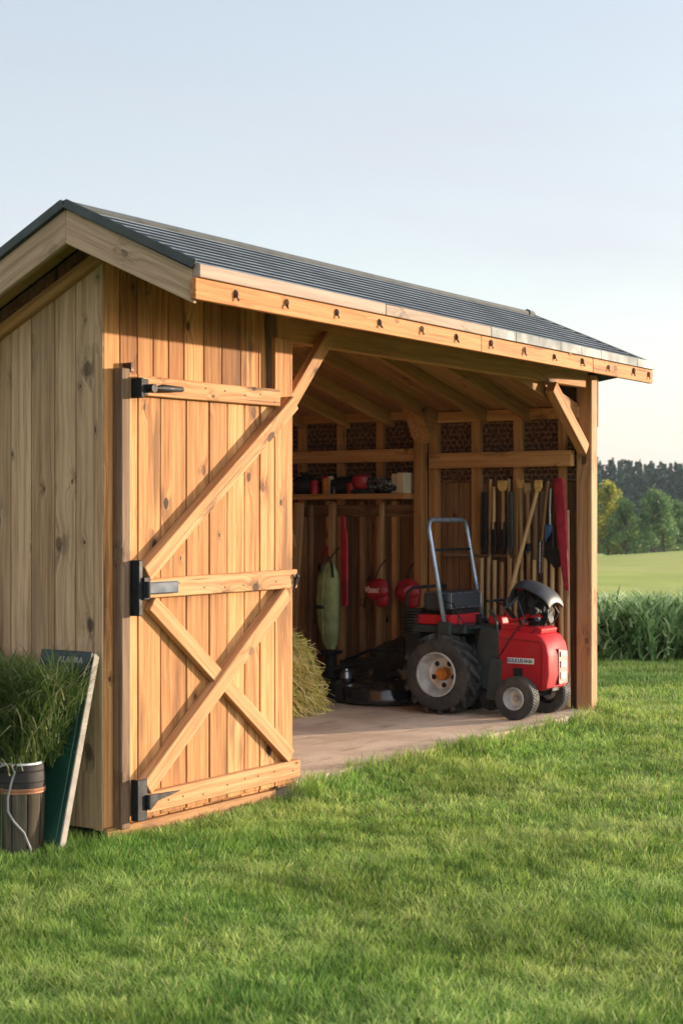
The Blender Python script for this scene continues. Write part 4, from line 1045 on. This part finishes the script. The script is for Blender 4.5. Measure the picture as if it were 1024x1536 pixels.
# ================================================================== TOOLS ON THE RIGHT WALL
XW = 5.56
def tool(name, label, parts, loc, group=None, cat='tool'):
    t = thing(name, label, cat, loc, group)
    for nm, mt, m, kw in parts: m.build(nm, M[mt], t, **kw)
    return t
def shaft(a, b, r_=.013, wob=.006):
    a = V(a); b = V(b); mid = (a + b) / 2 + V((0, random.uniform(-wob, wob), 0)); m = MB(); m.tube([a, mid, b], [r_ * .95, r_, r_ * 1.05], 10); return m
def grip(y, z, w=.05, h=.075, x=XW):
    m = MB(); m.prism([(x - .02, y - w / 2, z + h / 2), (x - .02, y - w * .55, z - h * .1), (x - .02, y - w * .25, z - h / 2), (x - .02, y + w * .25, z - h / 2), (x - .02, y + w * .55, z - h * .1), (x - .02, y + w / 2, z + h / 2)], (.035, 0, 0), .6); return m
# sheathed blades hanging grip-up
for i, (y, mt, gw, lab) in enumerate(((.90, None, 0, 'narrow dark scabbard hanging at the left end of the tool rail'), (.815, 'handle', 0, 'spade with plain light shaft and dark blade, left of the wide yellow grip'), (.735, 'handle', .075, 'spade with wide yellow grip and black blade on the tool rail'), (.665, None, 0, 'black-blue sheath hanging right of the wide yellow grip'))):
    parts = []
    if mt:
        parts.append(('shaft', 'handle', shaft((XW, y, 1.74), (XW, y, 1.40), .014), {'smooth': True}))
    m = MB(); zt = 1.70 if not mt else 1.46
    m.prism([(XW - .012, y - .018, zt), (XW - .012, y - .026, 1.27), (XW - .012, y - .012, 1.20), (XW - .012, y + .012, 1.20), (XW - .012, y + .026, 1.27), (XW - .012, y + .018, zt)], (.03, 0, 0))
    parts.append(('blade', 'black' if i != 3 else 'strap' if False else 'plastic', m, {'bevel': .006}))
    if gw: parts.append(('grip', 'yellow', grip(y, 1.745, gw, .085), {'bevel': .006}))
    tool('spade' if mt else 'sheath', lab, parts, (XW, y, 1.2), cat='spade' if mt else 'sheath')
# poles with grips
tool('rake', 'light wooden rake with square yellow head, fourth from left on the wall', [('shaft', 'handle', shaft((XW, .575, 1.72), (XW, .56, .02), .015), {'smooth': True}), ('head', 'yellow', grip(.575, 1.755, .055, .07), {'bevel': .006})], (XW, .575, 0), cat='rake')
tool('pole', 'thick pale pole with a dark knuckle joint halfway, behind the steering gear', [('shaft', 'handle', shaft((XW, .515, 1.70), (XW, .50, .02), .019), {'smooth': True}), ('joint', 'black', MB().lathe([(-.03, .018), (-.02, .026), (.02, .026), (.03, .018)], (XW, .508, 1.26), n=12), {'smooth': True}), ('spear_tip', 'handle', grip(.515, 1.72, .05, .09), {'bevel': .006})], (XW, .515, 0), cat='pole')
for y, lab, mt, r_ in ((.455, 'dark brown flat stave between the jointed pole and the slanting pole', 'greypost', .028), (.40, 'darker stave close behind the slanting pole', 'greypost', .024)):
    tag(shaft((XW + .025, y, 1.70), (XW + .025, y, .02), r_).build('stave', M[mt], loc=(XW, y, 0), smooth=True), lab, 'stave')
tool('pole', 'slanting pale pole leaning across the tools with yellow flared top', [('shaft', 'handle', shaft((XW - .06, .395, 1.72), (XW - .16, .60, .86), .017), {'smooth': True}), ('collar', 'black', MB().lathe([(-.01, .021), (.01, .021)], (XW - .10, .475, 1.385 - .16), (.1, -.2, .86), 12), {}), ('flared_top', 'yellow', grip(.39, 1.74, .06, .09, XW - .06), {'bevel': .006})], (XW - .1, .6, .85), cat='pole')
tool('fork', 'slim garden fork with two thin tines right of the slanting pole', [('shaft', 'handle', shaft((XW - .02, .325, 1.78), (XW - .02, .375, 1.32), .011), {'smooth': True}), ('tines', 'steel', MB().tube([(XW - .02, .375, 1.34), (XW - .02, .395, 1.30), (XW - .02, .40, 1.06)], .005, 6).tube([(XW - .02, .375, 1.34), (XW - .02, .368, 1.30), (XW - .02, .375, 1.06)], .005, 6), {})], (XW, .35, 1.0), cat='fork')
tool('pruner', 'long-reach pruner with blue grip and black jaw on the wall', [('shaft', 'steel', shaft((XW - .03, .30, 1.72), (XW - .03, .305, 1.42), .009), {'smooth': True}), ('grip', 'blue', MB().box(XW - .05, XW - .01, .29, .345, 1.30, 1.44), {'bevel': .01, 'seg': 2}), ('jaw', 'black', MB().prism([(XW - .05, .33, 1.32), (XW - .05, .34, 1.18), (XW - .05, .26, 1.10), (XW - .05, .20, 1.12), (XW - .05, .19, 1.22), (XW - .05, .27, 1.26), (XW - .05, .27, 1.40)], (.04, 0, 0)), {'bevel': .006})], (XW, .3, 1.1), cat='pruner')
tool('hoe', 'pale hoe with split yellow head next to the red folded cover', [('shaft', 'handle', shaft((XW, .235, 1.70), (XW, .215, .02), .018), {'smooth': True}), ('head', 'yellow', grip(.24, 1.745, .07, .09), {'bevel': .006})], (XW, .23, 0), cat='hoe')
tag(shaft((XW + .02, .18, 1.55), (XW + .02, .17, .02), .016).build('pole', M['handle'], loc=(XW, .18, 0), smooth=True), 'plain pale pole standing behind the red folded cover', 'pole')
ys = [.905, .845, .79, .725, .655, .605, .44, .345, .285]
lb = ['leftmost short wooden stake under the tool rail', 'second short stake from the left under the tool rail', 'third short stake from the left under the tool rail', 'fourth short stake from the left under the tool rail', 'thicker short stake, last under the black blades', 'short stake hugging the left side of the jointed pole', 'short stake below the dark staves', 'short stake under the garden fork', 'short stake under the black pruner jaw']
st0 = None
for y, l in zip(ys, lb):
    if st0 is None:
        st0 = MB().tube([(5.52, y, 0), (5.525, y + .003, .6), (5.53, y, 1.17)], [.018, .019, .017], 10).build('stake', M['handle'], loc=(5.52, y, 0), smooth=True); o = st0
    else:
        o = st0.copy(); o.data = st0.data.copy(); COL.objects.link(o); o.location = (5.52, y, 0); o.scale = (1, random.uniform(.9, 1.2), random.uniform(.97, 1.01))
        tv = random.random(); gg = random.uniform(0, 20)
        for e in o.data.attributes['tone'].data: e.value = tv
        for e in o.data.attributes['gc'].data: e.vector = (e.vector[0] + gg, e.vector[1], e.vector[2])
    tag(o, l, 'stake', 'short stakes standing under the tool rail')
for y, l in ((.865, 'slim light broom shaft rising behind the dark scabbard'), (.70, 'slim light broom shaft rising between the two black blades'), (.62, 'slim shaft rising left of the rake head')):
    tag(shaft((XW + .04, y, 1.80), (XW + .035, y + .01, .03), .012).build('broom_shaft', M['handle'], loc=(XW, y, 0), smooth=True), l, 'shaft')
# red folded cover
m = MB(); vs = []; n = 14
prof = [(1.80, .215, .040, 5.50), (1.78, .212, .052, 5.50), (1.6, .195, .058, 5.49), (1.3, .165, .054, 5.47), (1.1, .14, .040, 5.45), (.98, .125, .028, 5.44), (.93, .118, .020, 5.44)]
for z, y, r_, x in prof:
    for k in range(n):
        a = 2 * math.pi * k / n; rr = r_ * .8 * (1 + .16 * math.cos(a * 4 + z * 2)); vs.append((x + math.cos(a) * rr * .6, y + math.sin(a) * rr, z))
fs = [(i * n + k, i * n + (k + 1) % n, (i + 1) * n + (k + 1) % n, (i + 1) * n + k) for i in range(len(prof) - 1) for k in range(n)] + [tuple(range(n)), tuple((len(prof) - 1) * n + k for k in range(n - 1, -1, -1))]
m.add(vs, fs); tag(m.build('folded_umbrella', M['redcloth'], loc=(5.5, .2, .93), smooth=True), 'long faded red folded umbrella hanging beside the right corner post', 'umbrella')

# ================================================================== LEFT PART OF THE BACK WALL
tag(MB().beam((5.42, 2.60, 1.62), (5.40, 2.70, .0), .09, .03, (1, 0, 0)).build('plank', M['handle'], loc=(5.42, 2.65, 0), bevel=.004), 'rough split plank leaning at the left end below the shelf', 'plank')
tag(MB().beam((5.44, 2.49, 1.6), (5.44, 2.50, 0), .035, .03, (1, 0, 0)).build('plank', M['greypost'], loc=(5.44, 2.49, 0), bevel=.004), 'thin dark lath standing right of the split plank', 'plank')
tool('pole', 'pale wooden pole with red sleeve standing behind the green bag', [('shaft', 'handle', MB().beam((5.46, 2.29, 1.62), (5.46, 2.30, 0), .06, .04, (1, 0, 0)), {'bevel': .006}), ('sleeve', 'redbag', MB().box(5.455, 5.49, 2.335, 2.365, .4, 1.25), {'bevel': .006})], (5.46, 2.3, 0), cat='pole')
tag(MB().prism([(5.44, 2.20, 1.52), (5.44, 2.16, 1.50), (5.44, 2.13, 1.3), (5.44, 2.13, .75), (5.44, 2.19, .75), (5.44, 2.20, 1.2)], (.03, 0, 0)).build('pennant', M['redbag'], loc=(5.44, 2.17, .75), bevel=.006), 'bright red narrow strip hanging right of the pale pole', 'strip')
m = MB(); m.tube([(5.38, 2.86, 1.55), (5.38, 2.77, 1.48), (5.38, 2.68, 1.40), (5.38, 2.64, 1.32), (5.39, 2.63, 1.24)], [.02, .024, .026, .022, .012], 8); tag(m.build('sickle_handle', M['handle'], loc=(5.38, 2.75, 1.24), smooth=True), 'curved bare wooden handle hanging at the shelf left end', 'handle')
tag(MB().beam((5.56, 1.86, 1.62), (5.54, 1.90, .02), .04, .03, (1, 0, 0)).build('batten', M['handle'], loc=(5.55, 1.88, 0), bevel=.004), 'pale square batten standing left of the lettered red bag', 'batten')
# green bag
gbg = thing('tool_bag', 'long green canvas bag with dark strap hanging below the shelf', 'bag', (5.30, 2.22, .38))
m = MB(); n = 18; prof = [(1.13, .012, 2.21), (1.10, .045, 2.212), (1.04, .075, 2.215), (.97, .092, 2.22), (.8, .098, 2.225), (.65, .09, 2.22), (.52, .078, 2.21), (.44, .062, 2.205), (.40, .035, 2.20)]; vs = []
for z, r_, y in prof:
    for k in range(n):
        a = 2 * math.pi * k / n; rr = r_ * 1.1 * (1 + .10 * math.cos(a * 3 + 1)); vs.append((5.30 + math.cos(a) * rr * .6, y + math.sin(a) * rr, z))
fs = [(i * n + k, i * n + (k + 1) % n, (i + 1) * n + (k + 1) % n, (i + 1) * n + k) for i in range(len(prof) - 1) for k in range(n)] + [tuple(range(n)), tuple((len(prof) - 1) * n + k for k in range(n - 1, -1, -1))]
m.add(vs, fs); m.build('sack', M['bag'], gbg, smooth='full')
m = MB(); m.tube([(5.24, 2.26, 1.03), (5.25, 2.25, 1.11), (5.28, 2.21, 1.17), (5.27, 2.17, 1.10), (5.24, 2.14, 1.0)], .011, 8); m.tube([(5.30, 2.21, 1.15), (5.44, 2.21, 1.24)], .007, 6); m.build('handle_loop', M['greendark'], gbg, bevel=.003); MB().box(5.225, 5.25, 2.23, 2.32, .735, .765).build('strap', M['greendark'], gbg, bevel=.003)
m = MB(); m.tube([(5.25, 2.235, 1.04), (5.235, 2.245, .8), (5.245, 2.24, .5)], .005, 6); m.build('seam', M['bag'], gbg)
m = MB(); m.lathe([(0, 0), (0, .09), (.02, .1), (.03, .09), (.03, 0)], (5.3, 2.2, .36), n=20); m.tube([(5.3, 2.2, 0), (5.3, 2.2, .37)], .05, 10); m.tube([(5.25, 2.35, .30), (5.2, 2.2, .37), (5.15, 2.05, .38)], .01, 8)
tag(m.build('stool', M['black'], loc=(5.3, 2.2, 0), bevel=.002), 'small black stool standing right under the green bag', 'stool')
# red bags
def redbag(y, lab, seed, txt):
    t = thing('hanging_bag', lab, 'bag', (5.44, y, .75), 'red bags hanging on the end wall')
    m = MB(); 
    m.blob((5.46, y, .895), .118, seed, .18, 1.8, 26, (.45, 1.0, .78)); m.blob((5.46, y - .05, .82), .062, seed + 3, .2, 2, 20, (.5, 1, 1.1))
    sk = m.build('sack', M['redbag'], t, smooth='full')
    m = MB(); m.tube([(5.46, y + .02, .97), (5.50, y + .0, 1.08), (5.6, y, 1.14)], .006, 6); m.build('cord', M['black'], t)
    if txt: text('Visunt', .075, (5.402, y + .015, .895), RX, M['lens'], t, 'lettering', .002, .15, .72)
    else:
        m = MB(); m.prism([(5.40, y + .01, .90), (5.40, y - .03, .93), (5.40, y - .075, .945), (5.40, y - .07, .915), (5.40, y - .02, .875)], (.01, 0, 0)); m.build('fold', plain('pink_fold', (.6, .12, .16), .5), t, bevel=.004)
redbag(1.85, 'red hanging bag lettered in white, left of the plain red one', 21, True)
redbag(1.555, 'red hanging bag with pink fold nearest the centre post', 34, False)
# shelf items
def jar(y, z1, r_, mt, lab, x=5.46, lid='black', cat='jar'):
    t = thing(cat.replace(' ', '_'), lab, cat, (x, y, 1.69)); m = MB(); m.lathe([(0, 0), (0, r_), (z1 * .8, r_), (z1 * .88, r_ * .8), (z1 * .9, 0)], (x, y, 1.691), n=20); m.build('body', M[mt], t, smooth=True)
    m = MB(); m.lathe([(z1 * .88, 0), (z1 * .88, r_ * .85), (z1, r_ * .85), (z1, 0)], (x, y, 1.691), n=20); m.build('lid', M[lid], t, smooth=True); return t
jar(2.80, .17, .045, 'blue', 'dark blue jar at the left end of the shelf'); jar(2.715, .16, .035, 'cream', 'cream tin beside the dark blue jar', cat='tin')
jar(2.36, .15, .03, 'orange', 'small orange jar between the black sacks', lid='red'); jar(2.31, .17, .028, 'cream', 'slim cream bottle next to the orange jar', cat='bottle')
jar(2.44, .13, .035, 'redbag', 'short red can in front of the rounded black sack', x=5.41, cat='can'); jar(2.25, .12, .03, 'greendark', 'small dark green bottle beside the cream bottle', x=5.42, cat='bottle')
jar(2.065, .10, .035, 'redbag', 'little red pot touching the left side of the red reel', x=5.40, cat='pot'); jar(1.885, .13, .03, 'kegdark', 'dark tin between the red reel and the chain', x=5.42, cat='tin'); jar(2.64, .19, .04, 'yellow', 'tall yellowish can behind the rounded black sack', x=5.54, cat='can')
t = MB().blob((5.47, 2.56, 1.765), .12, 4, .3, 2, 22, (.8, 1, .75)); tag(t.build('sack', M['black'], loc=(5.47, 2.56, 1.69), smooth='full'), 'rounded black sack on the shelf right of the cream tin', 'sack')
t = MB().blob((5.47, 2.16, 1.755), .11, 8, .35, 2.2, 22, (.8, 1.25, .75)); tag(t.build('sack', M['black'], loc=(5.47, 2.16, 1.69), smooth='full'), 'flattened black sack on the shelf left of the red reel', 'sack')
rl = thing('cord_reel', 'shiny red reel sitting in the middle of the shelf', 'reel', (5.43, 1.98, 1.69))
m = MB(); m.lathe([(.03, 0), (.03, .06), (.05, .078), (.09, .083), (.13, .078), (.15, .055), (.155, 0)], (5.43, 1.98, 1.70), n=24); m.build('drum', M['redbag'], rl, smooth=True)
m = MB(); m.lathe([(0, 0), (0, .1), (.03, .09), (.032, 0)], (5.43, 1.98, 1.695), n=24); m.build('base', M['black'], rl, smooth=True)
m = MB(); rs = random.Random(2)
for i in range(26):
    a = rs.uniform(0, 6.28); p = V((5.42, 1.76, 1.75)); pts = [p + V((rs.uniform(-.09, .07), rs.uniform(-.14, .14), rs.uniform(-.045, .075))) for k in range(3)]
    cv = [pts[0] * (1 - u) ** 2 + pts[1] * 2 * u * (1 - u) + pts[2] * u * u for u in (0, .25, .5, .75, 1)]; m.tube(cv, .003, 5)
wt = thing('chain_tangle', 'tangle of silver chain and black cable left of the cream boxes', 'chain', (5.42, 1.76, 1.69)); m.build('chain', M['steel'], wt)
m = MB(); m.blob((5.47, 1.76, 1.74), .12, 6, .3, 2.5, 20, (.7, 1.2, .6)); m.build('cable_heap', M['black'], wt, smooth='full')
m = MB(); m.box(5.40, 5.55, 1.555, 1.62, 1.692, 1.86); tag(m.build('box', M['cream'], loc=(5.45, 1.58, 1.69), bevel=.003), 'upright cream box against the centre post on the shelf', 'box')
m = MB(); m.box(5.42, 5.55, 1.63, 1.685, 1.692, 1.852); tag(m.build('box', M['cream'], loc=(5.45, 1.65, 1.69), bevel=.003), 'second cream box, left of the one touching the post', 'box')

# ------------------------------------------------------------------ haze
hz = MB(); hz.box(-715, 715, -715, 715, -22, 60); hzm = bpy.data.materials.new('haze'); hzm.use_nodes = True; nt = hzm.node_tree
for n_ in list(nt.nodes):
    if n_.type != 'OUTPUT_MATERIAL': nt.nodes.remove(n_)
pv = nt.nodes.new('ShaderNodeVolumePrincipled'); pv.inputs['Color'].default_value = (.82, .9, 1, 1); pv.inputs['Density'].default_value = .00018; pv.inputs['Anisotropy'].default_value = .1
nt.links.new(pv.outputs[0], [n_ for n_ in nt.nodes if n_.type == 'OUTPUT_MATERIAL'][0].inputs['Volume'])
HAZE = True
if HAZE:
    ho = hz.build('haze', hzm, loc=(0, 0, 0)); struct(ho, 'stuff'); ho.rotation_euler = (0, 0, CA)
    ho.scale = (1, 1, 1)

# ------------------------------------------------------------------ light
SUN_EL, SUN_AZ = R(5.6), R(57)       # azimuth measured from the wall normal (-Y) towards +X
sd = V((math.sin(SUN_AZ) * math.cos(SUN_EL), -math.cos(SUN_AZ) * math.cos(SUN_EL), math.sin(SUN_EL)))
sl = bpy.data.lights.new('sun', 'SUN'); sl.energy = 3.0; sl.angle = R(.8); sl.color = (1, .80, .60)
so = bpy.data.objects.new('sun', sl); COL.objects.link(so); so.rotation_euler = sd.to_track_quat('Z', 'Y').to_euler()
W = bpy.data.worlds.new('World'); S.world = W; W.use_nodes = True; wn = W.node_tree
sky = wn.nodes.new('ShaderNodeTexSky'); sky.sky_type = 'NISHITA'; sky.sun_disc = False; sky.sun_elevation = SUN_EL; sky.sun_rotation = math.atan2(sd.x, sd.y)
sky.altitude = 0; sky.air_density = 1.0; sky.dust_density = 1.5; sky.ozone_density = 1.5
bg = wn.nodes['Background']; 
def wnode(ty, **k):
    n = wn.nodes.new(ty)
    for a, v in k.items(): setattr(n, a, v)
    return n
tcw = wnode('ShaderNodeTexCoord'); mpw = wnode('ShaderNodeMapping'); mpw.inputs['Scale'].default_value = (1.2, 1.2, 7)
nzw = wnode('ShaderNodeTexNoise'); nzw.inputs['Scale'].default_value = 2.2; nzw.inputs['Detail'].default_value = 6; nzw.inputs['Distortion'].default_value = .6
wn.links.new(tcw.outputs['Generated'], mpw.inputs[0]); wn.links.new(mpw.outputs[0], nzw.inputs['Vector'])
mrw = wnode('ShaderNodeMapRange'); mrw.inputs[1].default_value = .38; mrw.inputs[2].default_value = .72; mrw.inputs[3].default_value = .64; mrw.inputs[4].default_value = .86
wn.links.new(nzw.outputs['Fac'], mrw.inputs[0])
# added glow in the unseen sky facing the opening, fill for the interior
dt = wnode('ShaderNodeVectorMath', operation='DOT_PRODUCT'); wn.links.new(tcw.outputs['Generated'], dt.inputs[0]); dt.inputs[1].default_value = V((.25, -.93, .25)).normalized()
gl = wnode('ShaderNodeMapRange', interpolation_type='SMOOTHSTEP'); gl.inputs[1].default_value = -.1; gl.inputs[2].default_value = 1; gl.inputs[3].default_value = 1; gl.inputs[4].default_value = 3.1
wn.links.new(dt.outputs['Value'], gl.inputs[0])
spx = wnode('ShaderNodeSeparateXYZ'); wn.links.new(tcw.outputs['Generated'], spx.inputs[0])
hz_ = wnode('ShaderNodeMapRange', interpolation_type='SMOOTHSTEP'); hz_.inputs[1].default_value = -.02; hz_.inputs[2].default_value = .32; hz_.inputs[3].default_value = 1.16; hz_.inputs[4].default_value = .93
wn.links.new(spx.outputs[2], hz_.inputs[0]); mm_ = wnode('ShaderNodeMath', operation='MULTIPLY'); wn.links.new(gl.outputs[0], mm_.inputs[0]); wn.links.new(hz_.outputs[0], mm_.inputs[1])
vm = wnode('ShaderNodeVectorMath', operation='SCALE'); vm.inputs[0].default_value = (1.50, 1.53, 1.68); wn.links.new(mm_.outputs[0], vm.inputs['Scale'])
mx = wnode('ShaderNodeMix', data_type='RGBA'); wn.links.new(mrw.outputs[0], mx.inputs[0]); wn.links.new(sky.outputs[0], mx.inputs[6]); wn.links.new(vm.outputs[0], mx.inputs[7])
wn.links.new(mx.outputs[2], bg.inputs[0]); bg.inputs[1].default_value = .15
S.view_settings.view_transform = 'Standard'; S.view_settings.look = 'None'; S.view_settings.gamma = 1; S.view_settings.exposure = 1.72
S.render.engine = 'CYCLES'
